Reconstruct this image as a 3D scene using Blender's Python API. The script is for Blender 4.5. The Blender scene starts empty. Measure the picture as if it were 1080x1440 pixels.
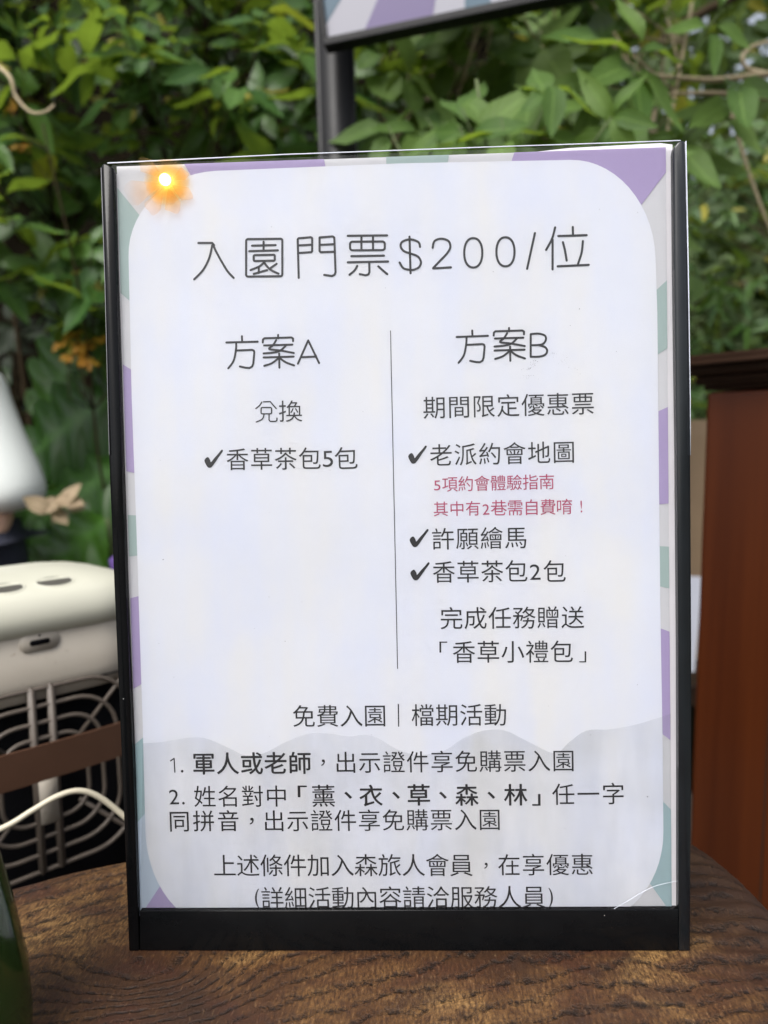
import bpy, bmesh, math, random
import numpy as np
from mathutils import Vector, Matrix, Quaternion
random.seed(7); rng = np.random.default_rng(7)
S = bpy.context.scene
COL = S.collection
V = Vector
R = math.radians

# ------------------------------------------------------------------ camera
TZ = 1.05                                   # height of the stump table top
CAM = V((0.00745, -0.28688, 1.25011))
CR = Matrix(((0.998917, 0.023113, 0.040392), (0.038168, 0.089663, -0.995241), (-0.026625, 0.995704, 0.088684)))
cd = bpy.data.cameras.new('camera'); cam = bpy.data.objects.new('camera', cd); COL.objects.link(cam)
cam.matrix_world = Matrix.Translation(CAM) @ CR.to_4x4()
cd.sensor_fit = 'VERTICAL'; cd.sensor_height = 36; cd.sensor_width = 27; cd.lens = 27
cd.clip_start = 0.02; cd.clip_end = 400
cd.dof.use_dof = True; cd.dof.focus_distance = 0.298; cd.dof.aperture_fstop = 27/3.1; cd.dof.aperture_blades = 0
S.camera = cam

# ------------------------------------------------------------------ light
SUN_EL, SUN_AZ = 55, 205                    # sun behind the photographer's left shoulder, veiled
w = bpy.data.worlds.new('World'); S.world = w; w.use_nodes = True
nt = w.node_tree; nt.nodes.clear()
sky = nt.nodes.new('ShaderNodeTexSky'); sky.sky_type = 'NISHITA'; sky.sun_disc = False
sky.sun_elevation = R(SUN_EL); sky.sun_rotation = R(SUN_AZ); sky.air_density = 1.0; sky.dust_density = 5.0; sky.ozone_density = 1
bg = nt.nodes.new('ShaderNodeBackground'); bg.inputs[1].default_value = 0.13
wo = nt.nodes.new('ShaderNodeOutputWorld')
hs_ = nt.nodes.new('ShaderNodeHueSaturation'); hs_.inputs['Saturation'].default_value = .4   # thin overcast
nt.links.new(sky.outputs[0], hs_.inputs['Color']); nt.links.new(hs_.outputs[0], bg.inputs[0]); nt.links.new(bg.outputs[0], wo.inputs[0])
ld = bpy.data.lights.new('sun', 'SUN'); ld.energy = 1.5; ld.angle = R(30); ld.color = (1, .98, .95)
sun = bpy.data.objects.new('sun', ld); COL.objects.link(sun)
az = R(SUN_AZ); el = R(SUN_EL)
sd = V((math.sin(az)*math.cos(el), math.cos(az)*math.cos(el), math.sin(el)))
sun.rotation_euler = sd.to_track_quat('Z', 'Y').to_euler(); sun.location = (0, -3, 6)
S.view_settings.view_transform = 'Standard'; S.view_settings.look = 'None'
S.view_settings.gamma = 1; S.view_settings.use_curve_mapping = False
S.view_settings.exposure = 0.97
S.render.film_transparent = False

# ------------------------------------------------------------------ measuring helpers
F = 1080.0
def ray(x, y): return CR @ V(((x-540)/F, -(y-720)/F, -1))
def ony(x, y, Y): d = ray(x, y); return CAM + d*((Y-CAM.y)/d.y)
def onz(x, y, z): d = ray(x, y); return CAM + d*((z-CAM.z)/d.z)
def at(x, y, depth): return CAM + ray(x, y)*depth
LEAN = R(3)
BU = V((0, math.sin(LEAN), math.cos(LEAN)))       # up along the leaning holder
BN = V((0, -math.cos(LEAN), math.sin(LEAN)))      # out of its face, towards the reader
BO = V((0, 0, TZ))
SH = 0.3109
def st(x, y, off=0.0):                            # photo measurement -> metres across / up the holder's face
    d = ray(x, y); o = BO + BN*off
    k = (o-CAM).dot(BN)/d.dot(BN); p = CAM + d*k - o
    return p.x, p.dot(BU)
def face(s, t, off): return BO + V((1, 0, 0))*s + BU*t + BN*off

# ------------------------------------------------------------------ object helpers
def link(o): COL.objects.link(o); return o
def tag(o, label=None, cat=None, group=None, kind=None):
    if label: o['label'] = label
    if cat: o['category'] = cat
    if group: o['group'] = group
    if kind: o['kind'] = kind
    return o
def empty(name, loc=(0, 0, 0), rz=0, **k):
    o = link(bpy.data.objects.new(name, None)); o.location = loc; o.rotation_euler = (0, 0, rz); o.empty_display_size = .02
    return tag(o, **k)
def mk(name, verts, faces, mat, parent=None, smooth=False):
    me = bpy.data.meshes.new(name); me.from_pydata([tuple(v) for v in verts], [], faces); me.update()
    if mat: me.materials.append(mat)
    if smooth: me.polygons.foreach_set('use_smooth', [True]*len(me.polygons))
    o = link(bpy.data.objects.new(name, me))
    if parent: o.parent = parent
    return o
def bmo(name, bm, mat, parent=None, smooth=False, bevel=0, seg=2):
    if bevel:
        bmesh.ops.bevel(bm, geom=list(bm.edges), offset=bevel, segments=seg, affect='EDGES', profile=.5, clamp_overlap=True)
    bmesh.ops.recalc_face_normals(bm, faces=bm.faces)
    me = bpy.data.meshes.new(name); bm.to_mesh(me); bm.free()
    if mat: me.materials.append(mat)
    if smooth: me.polygons.foreach_set('use_smooth', [True]*len(me.polygons))
    o = link(bpy.data.objects.new(name, me))
    if parent: o.parent = parent
    return o
def box(c, s, rot=None, bm=None):
    bm = bm or bmesh.new()
    m = Matrix.Translation(V(c)) @ (rot.to_4x4() if rot else Matrix()) @ Matrix.Diagonal((s[0], s[1], s[2], 1))
    bmesh.ops.create_cube(bm, size=1, matrix=m); return bm
def spline(pts, n=8, closed=False):
    pts = [V(p) for p in pts]; out = []
    N = len(pts); rngk = range(N if closed else N-1)
    for i in rngk:
        p0 = pts[(i-1) % N] if closed or i > 0 else pts[0]; p1 = pts[i]; p2 = pts[(i+1) % N]
        p3 = pts[(i+2) % N] if closed or i+2 < N else pts[-1]
        for k in range(n):
            t = k/n
            out.append(0.5*((2*p1)+(p2-p0)*t+(2*p0-5*p1+4*p2-p3)*t*t+(3*p1-p0-3*p2+p3)*t**3))
    if not closed: out.append(pts[-1])
    return out
def tube_data(path, rad, n=6, closed=False, vs=None, fs=None):
    vs = [] if vs is None else vs; fs = [] if fs is None else fs
    base = len(vs); N = len(path); ref = None
    for i, p in enumerate(path):
        a = path[(i-1) % N] if closed or i > 0 else path[0]; b = path[(i+1) % N] if closed or i < N-1 else path[-1]
        t = (b-a).normalized() if (b-a).length > 1e-9 else V((0, 0, 1))
        if ref is None: ref = t.orthogonal().normalized()
        ref = (ref - t*ref.dot(t)); ref = ref.normalized() if ref.length > 1e-6 else t.orthogonal().normalized()
        bi = t.cross(ref); r = rad(i/(N-1)) if callable(rad) else rad
        for k in range(n):
            a_ = 2*math.pi*k/n; vs.append(p + (ref*math.cos(a_)+bi*math.sin(a_))*r)
    for i in range(N if closed else N-1):
        for k in range(n):
            i2 = (i+1) % N
            fs.append((base+i*n+k, base+i*n+(k+1) % n, base+i2*n+(k+1) % n, base+i2*n+k))
    if not closed:
        fs.append(tuple(base+k for k in range(n))[::-1]); fs.append(tuple(base+(N-1)*n+k for k in range(n)))
    return vs, fs
def tube(name, path, rad, mat, parent=None, n=10, closed=False):
    v, f = tube_data(path, rad, n, closed); return mk(name, v, f, mat, parent, True)
def lathe(name, prof, mat, parent=None, n=40, centre=(0, 0, 0)):
    vs = []; fs = []
    for r, z in prof:
        for k in range(n):
            a = 2*math.pi*k/n; vs.append((centre[0]+r*math.cos(a), centre[1]+r*math.sin(a), centre[2]+z))
    for i in range(len(prof)-1):
        for k in range(n):
            fs.append((i*n+k, i*n+(k+1) % n, (i+1)*n+(k+1) % n, (i+1)*n+k))
    if prof[0][0] > 1e-5: fs.append(tuple(range(n))[::-1])
    if prof[-1][0] > 1e-5: fs.append(tuple((len(prof)-1)*n+k for k in range(n)))
    return mk(name, vs, fs, mat, parent, True)

# ------------------------------------------------------------------ materials
class NT:
    def __init__(s, name):
        s.m = bpy.data.materials.new(name); s.m.use_nodes = True; s.t = s.m.node_tree; s.t.nodes.clear()
        s.out = s.t.nodes.new('ShaderNodeOutputMaterial')
    def n(s, typ, ins=None, **at_):
        nd = s.t.nodes.new(typ)
        for k, v in at_.items(): setattr(nd, k, v)
        for k, v in (ins or {}).items():
            if isinstance(v, bpy.types.NodeSocket): s.t.links.new(v, nd.inputs[k])
            else: nd.inputs[k].default_value = v
        return nd
    def math(s, op, a, b=0.0, c=None):
        i = {0: a, 1: b}
        if c is not None: i[2] = c
        return s.n('ShaderNodeMath', i, operation=op).outputs[0]
    def ramp(s, fac, stops):
        nd = s.n('ShaderNodeValToRGB', {0: fac}); e = nd.color_ramp.elements
        while len(e) < len(stops): e.new(.5)
        for el_, (p, c) in zip(e, stops): el_.position = p; el_.color = (*c, 1) if len(c) == 3 else c
        return nd.outputs[0]
    def noise(s, vec, scale, detail=4, rough=.55, dist=0):
        return s.n('ShaderNodeTexNoise', {'Vector': vec, 'Scale': scale, 'Detail': detail, 'Roughness': rough, 'Distortion': dist}).outputs[0]
    def mix(s, f, a, b, mode='MIX'):
        nd = s.t.nodes.new('ShaderNodeMix'); nd.data_type = 'RGBA'; nd.blend_type = mode
        for idx, v in ((0, f), (6, a), (7, b)):
            if isinstance(v, bpy.types.NodeSocket): s.t.links.new(v, nd.inputs[idx])
            else: nd.inputs[idx].default_value = (*v, 1) if isinstance(v, tuple) and len(v) == 3 else v
        return nd.outputs[2]
    def bsdf(s, **k):
        nd = s.t.nodes.new('ShaderNodeBsdfPrincipled')
        for a, v in k.items():
            a = a.replace('_', ' ')
            if isinstance(v, bpy.types.NodeSocket): s.t.links.new(v, nd.inputs[a])
            elif isinstance(v, tuple) and len(v) == 3 : nd.inputs[a].default_value = (*v, 1)
            else: nd.inputs[a].default_value = v
        return nd
    def surf(s, sh): s.t.links.new(sh, s.out.inputs[0]); return s.m
    def bump(s, h, strength, dist=.001):
        return s.n('ShaderNodeBump', {'Height': h, 'Strength': strength, 'Distance': dist}).outputs[0]
    def obj(s): return s.n('ShaderNodeTexCoord').outputs['Object']
    def scaled(s, vec, sc): return s.n('ShaderNodeVectorMath', {0: vec, 1: sc}, operation='MULTIPLY').outputs[0]

def simple(name, col, rough=.5, var=.12, scale=40, bump=0, spec=.5, coat=0, bscale=None, metal=0, stretch=(1, 1, 1)):
    t = NT(name); o = t.scaled(t.obj(), stretch); nz = t.noise(o, scale)
    c = t.mix(nz, tuple(max(0, x*(1-var)) for x in col), tuple(min(1, x*(1+var)) for x in col))
    kw = dict(Base_Color=c, Roughness=t.n('ShaderNodeMapRange', {0: nz, 3: max(.02, rough-.06), 4: rough+.06}).outputs[0])
    if bump: kw['Normal'] = t.bump(t.noise(o, bscale or scale*3), bump, .0006)
    b = t.bsdf(**kw); b.inputs['Specular IOR Level'].default_value = spec; b.inputs['Coat Weight'].default_value = coat; b.inputs['Metallic'].default_value = metal
    return t.surf(b.outputs[0])

def paper(name, col, var=.02, streak=False):
    t = NT(name); o = t.obj(); fine = t.noise(o, 2600, 3, .7); big = t.noise(o, 18, 3)
    c = t.mix(big, tuple(x*(1-var) for x in col), tuple(min(1, x*(1+var)) for x in col))
    c = t.mix(t.math('MULTIPLY', t.math('SUBTRACT', fine, .5), .35), c, (.5, .5, .52))
    if streak:
        s2 = t.noise(t.scaled(o, (60, 60, 9)), 1, 2)
        c = t.mix(t.ramp(s2, [(.35, (0, 0, 0)), (.7, (.5, .5, .5))]), c, (.74, .72, .66))
        s3 = t.noise(t.scaled(o, (35, 35, 22)), 1.3, 3)
        c = t.mix(t.ramp(s3, [(.45, (0, 0, 0)), (.75, (.45, .45, .45))]), c, (.62, .66, .80))
    b = t.bsdf(Base_Color=c, Roughness=.75, Normal=t.bump(fine, .25, .00015)); b.inputs['Specular IOR Level'].default_value = .25
    return t.surf(b.outputs[0])

M = {}
M['panel'] = paper('poster_white', (.68, .70, .765), .06, True)
M['ray_white'] = paper('poster_ray_grey', (.57, .57, .585))
M['ray_purple'] = paper('poster_ray_purple', (.36, .29, .48))
M['ray_sage'] = paper('poster_ray_sage', (.33, .42, .40))
M['ray_teal'] = paper('poster_ray_teal', (.30, .42, .44))
M['ray_blue'] = paper('poster_ray_pale_blue', (.45, .53, .62))
M['ink'] = simple('black_ink', (.016, .016, .018), .6, .2, 300)
M['red_ink'] = simple('rose_ink', (.40, .06, .13), .6, .1, 300)
M['backing'] = paper('blank_white_paper', (.72, .70, .72))
# clear film: Fresnel-weighted gloss over a see-through sheet, crinkled near one corner
t = NT('clear_film'); o = t.obj()
n1 = t.bump(t.noise(o, 22, 3), .25, .0012)
cr = t.noise(o, 95, 3, .6, 1.2)
g1 = t.n('ShaderNodeBsdfGlossy', {'Color': (1, 1, 1, 1), 'Roughness': .05, 'Normal': n1})
g2 = t.n('ShaderNodeBsdfGlossy', {'Color': (1, 1, 1, 1), 'Roughness': .12, 'Normal': t.bump(cr, .22, .0015)})
g = t.n('ShaderNodeMixShader', {0: .30, 1: g1.outputs[0], 2: g2.outputs[0]})
fr = t.n('ShaderNodeFresnel', {'IOR': 1.5})
tr = t.n('ShaderNodeBsdfTransparent', {'Color': (.97, .975, .985, 1)})
M['film'] = t.surf(t.n('ShaderNodeMixShader', {0: t.math('MULTIPLY', fr.outputs[0], .55), 1: tr.outputs[0], 2: g.outputs[0]}).outputs[0])
t = NT('faint_wash'); tr = t.n('ShaderNodeBsdfTransparent'); df = t.n('ShaderNodeBsdfDiffuse', {'Color': (.36, .38, .40, 1)})
nz = t.noise(t.obj(), 30, 3)
M['wash'] = t.surf(t.n('ShaderNodeMixShader', {0: t.n('ShaderNodeMapRange', {0: t.math('ADD', t.math('MULTIPLY', nz, .5), t.math('MULTIPLY', t.noise(t.scaled(t.obj(), (70, 70, 14)), 1, 4, .6), .5)), 1: .3, 2: .7, 3: .02, 4: .22}).outputs[0], 1: tr.outputs[0], 2: df.outputs[0]}).outputs[0])
# black frame with dust flecks
t = NT('black_acrylic'); o = t.obj()
vo = t.n('ShaderNodeTexVoronoi', {'Vector': o, 'Scale': 320.0, 'Randomness': 1.0})
fl = t.math('LESS_THAN', vo.outputs['Distance'], t.math('MULTIPLY', t.math('GREATER_THAN', t.noise(o, 45, 2), .62), .085))
sm = t.noise(o, 60, 5, .7)
c = t.mix(fl, t.mix(sm, (.002, .002, .0025), (.006, .0065, .007)), (.35, .35, .34))
b = t.bsdf(Base_Color=c, Roughness=t.n('ShaderNodeMapRange', {0: sm, 3: .08, 4: .2}).outputs[0], Normal=t.bump(t.noise(o, 500, 2), .06, .0003))
b.inputs['Specular IOR Level'].default_value = .14
M['black'] = t.surf(b.outputs[0])
M['black_side'] = simple('sky_sheen_black_acrylic', (.006, .008, .010), .22, .4, 90, .05, spec=.45)  # bluer, glossier copy of the frame black, imitating sky sheen on one bar
M['clear_edge_highlight'] = simple('polished_edge_highlight', (.55, .58, .66), .12, .3, 200, spec=.8)  # pale colour stands for light caught along clear edges
M['dim_highlight'] = simple('dim_edge_highlight', (.16, .16, .17), .2, .3, 200)  # dimmer highlight colour for the left bar
M['black_metal'] = simple('black_painted_metal', (.006, .006, .007), .5, .3, 60, .15, spec=.3)
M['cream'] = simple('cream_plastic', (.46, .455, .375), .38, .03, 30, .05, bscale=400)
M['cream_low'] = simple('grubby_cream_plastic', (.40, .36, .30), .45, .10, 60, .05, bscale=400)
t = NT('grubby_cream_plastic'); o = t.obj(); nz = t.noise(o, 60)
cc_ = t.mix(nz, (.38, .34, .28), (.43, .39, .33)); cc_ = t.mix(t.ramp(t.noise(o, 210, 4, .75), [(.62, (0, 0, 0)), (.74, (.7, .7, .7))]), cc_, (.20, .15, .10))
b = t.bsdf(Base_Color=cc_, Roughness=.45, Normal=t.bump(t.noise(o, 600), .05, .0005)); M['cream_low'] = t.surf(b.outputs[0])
M['grille'] = simple('dusty_grille_plastic', (.085, .068, .054), .5, .3, 120, .2)
M['inner'] = simple('dark_fan_interior', (.004, .004, .005), .8, .3, 30, spec=.05)
M['vent'] = simple('dark_mesh_vent', (.05, .047, .038), .8, .5, 900, .5)
M['strap'] = simple('brown_leather', (.060, .027, .014), .5, .2, 60, .3, bscale=900)
M['cable'] = simple('ivory_cable_rubber', (.46, .42, .32), .42, .06, 60)
M['led'] = simple('small_white_stud', (.85, .86, .9), .2, .02)
M['lavender'] = simple('purple_cloth', (.050, .018, .13), .7, .2, 200, .4)
M['kraft'] = simple('brown_kraft_paper', (.19, .13, .075), .8, .12, 25, .3)
M['whitecard'] = simple('white_card', (.45, .47, .54), .6, .03)
M['shirt'] = simple('white_cotton', (.56, .59, .57), .85, .04, 18, .4, bscale=700)
M['dark_cloth'] = simple('navy_cloth', (.012, .014, .028), .85, .2, 60, .3)
M['skin'] = simple('skin', (.50, .31, .22), .5, .06, 40)
M['hair'] = simple('black_hair', (.012, .010, .009), .45, .3, 200, .4)
M['eye'] = simple('eye_dark', (.02, .015, .012), .2, .1)
M['lip'] = simple('lip', (.42, .16, .14), .5, .1)
M['bark'] = simple('brown_bark', (.035, .025, .014), .9, .45, 60, .8, spec=.1)
M['twig'] = simple('pale_twig', (.34, .28, .17), .8, .3, 60, .5)
M['vine'] = simple('green_stem', (.08, .11, .035), .7, .3, 60, .3)
M['gap_shade'] = simple('shade_dark_soil', (.009, .0075, .005), .95, .5, 6, .8, bscale=25, spec=.0)  # near-black, carrying the shade behind the hedge
M['paving'] = simple('dark_paving', (.075, .07, .06), .85, .25, 3, .5, bscale=120)
M['cord'] = simple('dark_green_cord', (.015, .03, .018), .5, .2)
# green glass bottle
t = NT('green_glass'); o = t.obj()
b = t.bsdf(Base_Color=t.mix(t.noise(o, 20), (.020, .040, .008), (.032, .060, .014)), Roughness=.12); b.inputs['Transmission Weight'].default_value = .35; b.inputs['IOR'].default_value = 1.5
M['green_glass'] = t.surf(b.outputs[0])

# reddish varnished cabinet wood
def wood_red(name, a, b_, rough=.33):
    t = NT(name); o = t.obj()
    g = t.noise(t.scaled(o, (60, 60, 1.6)), 1.0, 6, .65, .4); g2 = t.noise(t.scaled(o, (9, 9, .8)), 1.0, 3, .6, .3)
    c = t.mix(g, a, b_); c = t.mix(t.ramp(g2, [(.35, (0, 0, 0)), (.7, (.5, .5, .5))]), c, tuple(x*.55 for x in a))
    bs = t.bsdf(Base_Color=c, Roughness=rough, Normal=t.bump(g, .12, .0008)); bs.inputs['Coat Weight'].default_value = .0; bs.inputs['Specular IOR Level'].default_value = .22
    return t.surf(bs.outputs[0])
M['redwood'] = wood_red('red_brown_varnish', (.024, .0042, .0012), (.088, .021, .0040))
M['moulding'] = wood_red('dark_moulding_varnish', (.022, .011, .007), (.040, .020, .012), .4)
M['counter'] = wood_red('dark_counter_wood', (.02, .012, .008), (.035, .02, .012), .5)

# stump table: end-on growth bands with porous dark lines, curling round a knot
t = NT('stump_wood'); o = t.obj(); sp = t.n('ShaderNodeSeparateXYZ', {0: o}); X, Y = sp.outputs[0], sp.outputs[1]
warp = t.math('SUBTRACT', t.noise(o, 14, 3, .5), .5); warp2 = t.math('SUBTRACT', t.noise(o, 55, 3, .6), .5); warp3 = t.math('SUBTRACT', t.noise(o, 330, 3, .7), .5)
ph = t.math('ADD', Y, t.math('MULTIPLY', X, -.36))
ph = t.math('ADD', ph, t.math('MULTIPLY', t.math('MULTIPLY', X, X), 1.1))
kx = t.math('ADD', X, .098); ky = t.math('ADD', Y, .012)
r2 = t.math('ADD', t.math('MULTIPLY', kx, kx), t.math('MULTIPLY', t.math('MULTIPLY', ky, ky), 2.2))
ph = t.math('ADD', ph, t.math('MULTIPLY', t.math('POWER', 2.718, t.math('MULTIPLY', r2, -900)), .05))
ph = t.math('ADD', ph, t.math('MULTIPLY', warp, .030)); ph = t.math('ADD', ph, t.math('MULTIPLY', warp2, .0075)); ph = t.math('ADD', ph, t.math('MULTIPLY', warp3, .0034))
fr1 = t.math('FRACT', t.math('MULTIPLY', ph, 104.0)); fr2 = t.math('FRACT', t.math('ADD', t.math('MULTIPLY', ph, 610.0), t.math('MULTIPLY', warp3, 1.0)))
line = t.ramp(fr1, [(0, (1, 1, 1)), (.12, (.75, .75, .75)), (.30, (.12, .12, .12)), (.85, (0, 0, 0)), (1, (1, 1, 1))])
brk = t.ramp(t.noise(o, 260, 4, .75), [(.46, (0, 0, 0)), (.58, (1, 1, 1))])
big = t.noise(o, 16, 4, .55, .6); hue = t.noise(t.scaled(o, (1, 2.2, 1)), 24, 4, .6, .8)
base = t.ramp(big, [(.32, (.017, .007, .003)), (.43, (.055, .022, .007)), (.53, (.125, .060, .019)), (.66, (.26, .145, .050))])
base = t.mix(t.ramp(hue, [(.46, (0, 0, 0)), (.62, (.7, .7, .7))]), base, (.042, .011, .007))
base = t.mix(t.ramp(t.noise(o, 34, 3, .6, 1.0), [(.56, (0, 0, 0)), (.70, (.7, .7, .7))]), base, (.018, .011, .009))
fib = t.noise(t.scaled(o, (900, 260, 500)), 1, 3, .7)
base = t.mix(t.math('MULTIPLY', t.ramp(fr2, [(0, (1, 1, 1)), (.5, (0, 0, 0)), (1, (.8, .8, .8))]), .5), base, (.05, .028, .016))
base = t.mix(t.ramp(fib, [(.38, (.85, .85, .85)), (.60, (0, 0, 0))]), base, (.028, .013, .007))
base = t.mix(t.ramp(fib, [(.60, (0, 0, 0)), (.78, (.5, .5, .5))]), base, (.26, .17, .09))
base = t.mix(t.n('ShaderNodeMapRange', {0: t.math('ADD', X, t.math('MULTIPLY', t.math('SUBTRACT', Y, .02), .8)), 1: .07, 2: .15, 3: 0.0, 4: .75}).outputs[0], base, (.028, .015, .009))  # base darkened toward the right rear, imitating shade beside the cabinet
lm = t.math('MULTIPLY', line, t.math('ADD', t.math('MULTIPLY', brk, .75), .15))
col = t.mix(lm, base, (.006, .004, .003))
hgt = t.math('ADD', t.math('MULTIPLY', lm, -1.0), t.math('ADD', t.math('MULTIPLY', fib, .35), t.math('MULTIPLY', t.noise(o, 900, 3, .7), .25)))
bs = t.bsdf(Base_Color=col, Roughness=t.n('ShaderNodeMapRange', {0: fib, 3: .42, 4: .7}).outputs[0], Normal=t.bump(hgt, .9, .0009)); bs.inputs['Specular IOR Level'].default_value = .24
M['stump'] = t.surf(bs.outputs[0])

def leafmat(name, a, b_, trans=.30, rough=.38, dry=0.0):
    t = NT(name); oi = t.n('ShaderNodeObjectInfo'); ge = t.n('ShaderNodeNewGeometry')
    rnd = t.math('FRACT', t.math('ADD', oi.outputs['Random'], ge.outputs['Random Per Island']))
    uv = t.n('ShaderNodeAttribute', attribute_name='leafuv').outputs['Vector']
    sp = t.n('ShaderNodeSeparateXYZ', {0: uv})
    mid = t.math('ABSOLUTE', sp.outputs[0])
    vein = t.math('SINE', t.math('ADD', t.math('MULTIPLY', sp.outputs[1], 46), t.math('MULTIPLY', mid, -14)))
    c = t.mix(rnd, a, b_)
    c = t.mix(t.ramp(mid, [(0, (.55, .55, .55)), (.10, (0, 0, 0))]), c, tuple(min(1, x*1.9+.02) for x in b_))
    c = t.mix(t.math('MULTIPLY', t.math('ADD', vein, 1), .05), c, tuple(x*.45 for x in a))
    c = t.mix(t.ramp(t.noise(t.obj(), 60, 3), [(.5, (0, 0, 0)), (.8, (.35, .35, .35))]), c, tuple(x*.5 for x in a))
    c = t.mix(t.math('GREATER_THAN', t.math('FRACT', t.math('MULTIPLY', rnd, 17.3)), .965-dry), c, (.30, .27, .035))
    p = t.bsdf(Base_Color=c, Roughness=rough, Normal=t.bump(vein, .25, .0006)); p.inputs['Specular IOR Level'].default_value = .32
    tl = t.n('ShaderNodeBsdfTranslucent', {'Color': t.mix(.65, c, (.30, .42, .03))})
    return t.surf(t.n('ShaderNodeMixShader', {0: trans, 1: p.outputs[0], 2: tl.outputs[0]}).outputs[0])
M['leaf_mid'] = leafmat('mid_green_leaf', (.028, .080, .018), (.080, .160, .034), .36)
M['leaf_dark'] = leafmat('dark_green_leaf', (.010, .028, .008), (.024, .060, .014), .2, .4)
M['leaf_deep'] = leafmat('shade_darkened_leaf', (.004, .011, .003), (.012, .026, .006), .1, .6)  # near-black leaf copy with the hedge's inner shade put into its colour
M['leaf_pale'] = leafmat('pale_green_leaf', (.045, .100, .014), (.105, .175, .030), .36, .6, -.02)
M['leaf_lime'] = leafmat('lime_green_leaf', (.050, .110, .018), (.11, .19, .035), .4, .6, -.04)
M['leaf_far'] = leafmat('far_leaf', (.030, .060, .018), (.085, .130, .045), .38, .6)
M['leaf_orange'] = leafmat('orange_flower', (.38, .16, .02), (.45, .26, .03), .3, .5)
M['leaf_dry'] = leafmat('dry_leaf', (.20, .14, .085), (.32, .25, .16), .2, .7)

# ================================================================== setting
g = mk('ground', [(-60, -60, 0), (60, -60, 0), (60, 60, 0), (-60, 60, 0)], [(0, 1, 2, 3)], M['paving']); tag(g, kind='structure')
vs = []; fs = []; nx, ny = 100, 30
for j in range(ny+1):
    for i in range(nx+1):
        x = -5+10*i/nx; v_ = j/ny
        top = 4.6 if x < .2 else max(.75, 4.6-(x-.2)*7.0)
        z = .004+top*(1-(1-v_)**1.8)*1.0; y = 2.05+v_*1.5+(.45 if x > .3 else 0)
        n_ = .10*math.sin(x*5.1+z*3)+.07*math.sin(x*11.7-z*7)
        vs.append((x, y+n_, max(.0, z+(.06*math.sin(x*7+j) if j else 0))))
for j in range(ny):
    for i in range(nx): a = j*(nx+1)+i; fs.append((a, a+1, a+nx+2, a+nx+1))
tag(mk('gap_darkening_bank', vs, fs, M['gap_shade'], smooth=True), kind='structure')  # added behind the hedge so its gaps read as dark shade

# ================================================================== stump table
outl = [(.172, -.06), (.170, .0), (.168, .04), (.162, .078), (.146, .106), (.10, .118), (.04, .116), (-.03, .109), (-.09, .097), (-.142, .079), (-.191, .053), (-.235, .012), (-.262, -.05), (-.262, -.12), (-.22, -.20), (-.14, -.25), (-.04, -.27), (.07, -.245), (.14, -.18), (.168, -.12)]
ol = spline([V((x, y, 0)) for x, y in outl], 16, True)
NO = len(ol); rings = 150; cen = V((-.03, -.06, 0))
vs = []; fs = []
for j in range(rings+1):
    k = j/rings
    if k < .8: u = k/.8; rr = u*.90; 
    else: u = (k-.8)/.2; rr = .90+.10*math.sin(u*math.pi/2)
    drop = 0 if k < .8 else (1-math.cos((k-.8)/.2*math.pi/2))
    for p in ol:
        q = cen+(p-cen)*rr
        edge = max(0, min(1, (q.x-.085)/.05)); edge = edge*edge*(3-2*edge)
        ph = (q.y-.36*q.x+1.1*q.x*q.x+.004*math.sin(q.x*60+q.y*35))*104*2*math.pi
        near = max(0, min(1, (rr-.72)/.12))
        z = -.0006*near*0.8*(.5+.5*math.cos(ph)) - .0007*edge*(.5+.5*math.cos(ph))
        z -= .007*edge*max(0, (q.x-.115)/.05)**1.5
        z += (.0008*math.sin(q.x*31+1)*math.sin(q.y*27)) * max(0, min(1, (rr-.55)/.25))
        z -= .022*drop
        vs.append((q.x, q.y, z))
for j in range(rings):
    for i in range(NO):
        a = j*NO+i; b = j*NO+(i+1) % NO; fs.append((a, b, b+NO, a+NO))
# sides going down, uneven like a peeled trunk
lev = [(-.03, 1.0), (-.06, .985), (-.12, .93), (-.3, .84), (-.6, .80), (-.9, .86), (-1.05, .95)]
base = len(vs)-NO
for L_, sc in lev:
    for i, p in enumerate(ol):
        q = cen+(p-cen)*(sc+.012*math.sin(i*.31+L_*9)); vs.append((q.x, q.y, L_))
for j in range(len(lev)):
    for i in range(NO):
        a = base+j*NO+i; b = base+j*NO+(i+1) % NO; fs.append((a, b, b+NO, a+NO))
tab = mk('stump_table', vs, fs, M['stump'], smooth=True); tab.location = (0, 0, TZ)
tag(tab, 'polished brown tree stump table with dark grain and ridged edge under the price notice', 'table')

# ================================================================== sign holder
HT = BO.z
holder = empty('sign_holder', (0, 0, TZ), label='black edged clear sign holder standing on the stump table, holding the price notice', cat='sign holder')
def slab(name, pts, o0, o1, mat, parent, bevel=0, seg=2):     # polygon on the holder's face given depth
    vs_ = [face(s, t_, o0) - BO for s, t_ in pts]+[face(s, t_, o1) - BO for s, t_ in pts]; n = len(pts)
    bm = bmesh.new(); bv = [bm.verts.new(v) for v in vs_]
    bm.faces.new(bv[:n]); bm.faces.new(bv[n:][::-1])
    for i in range(n): bm.faces.new((bv[i], bv[i+n], bv[(i+1) % n+n], bv[(i+1) % n]))
    return bmo(name, bm, mat, parent, bevel > 0, bevel, seg)
P = lambda x, y, off=0: st(x, y, off)
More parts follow.
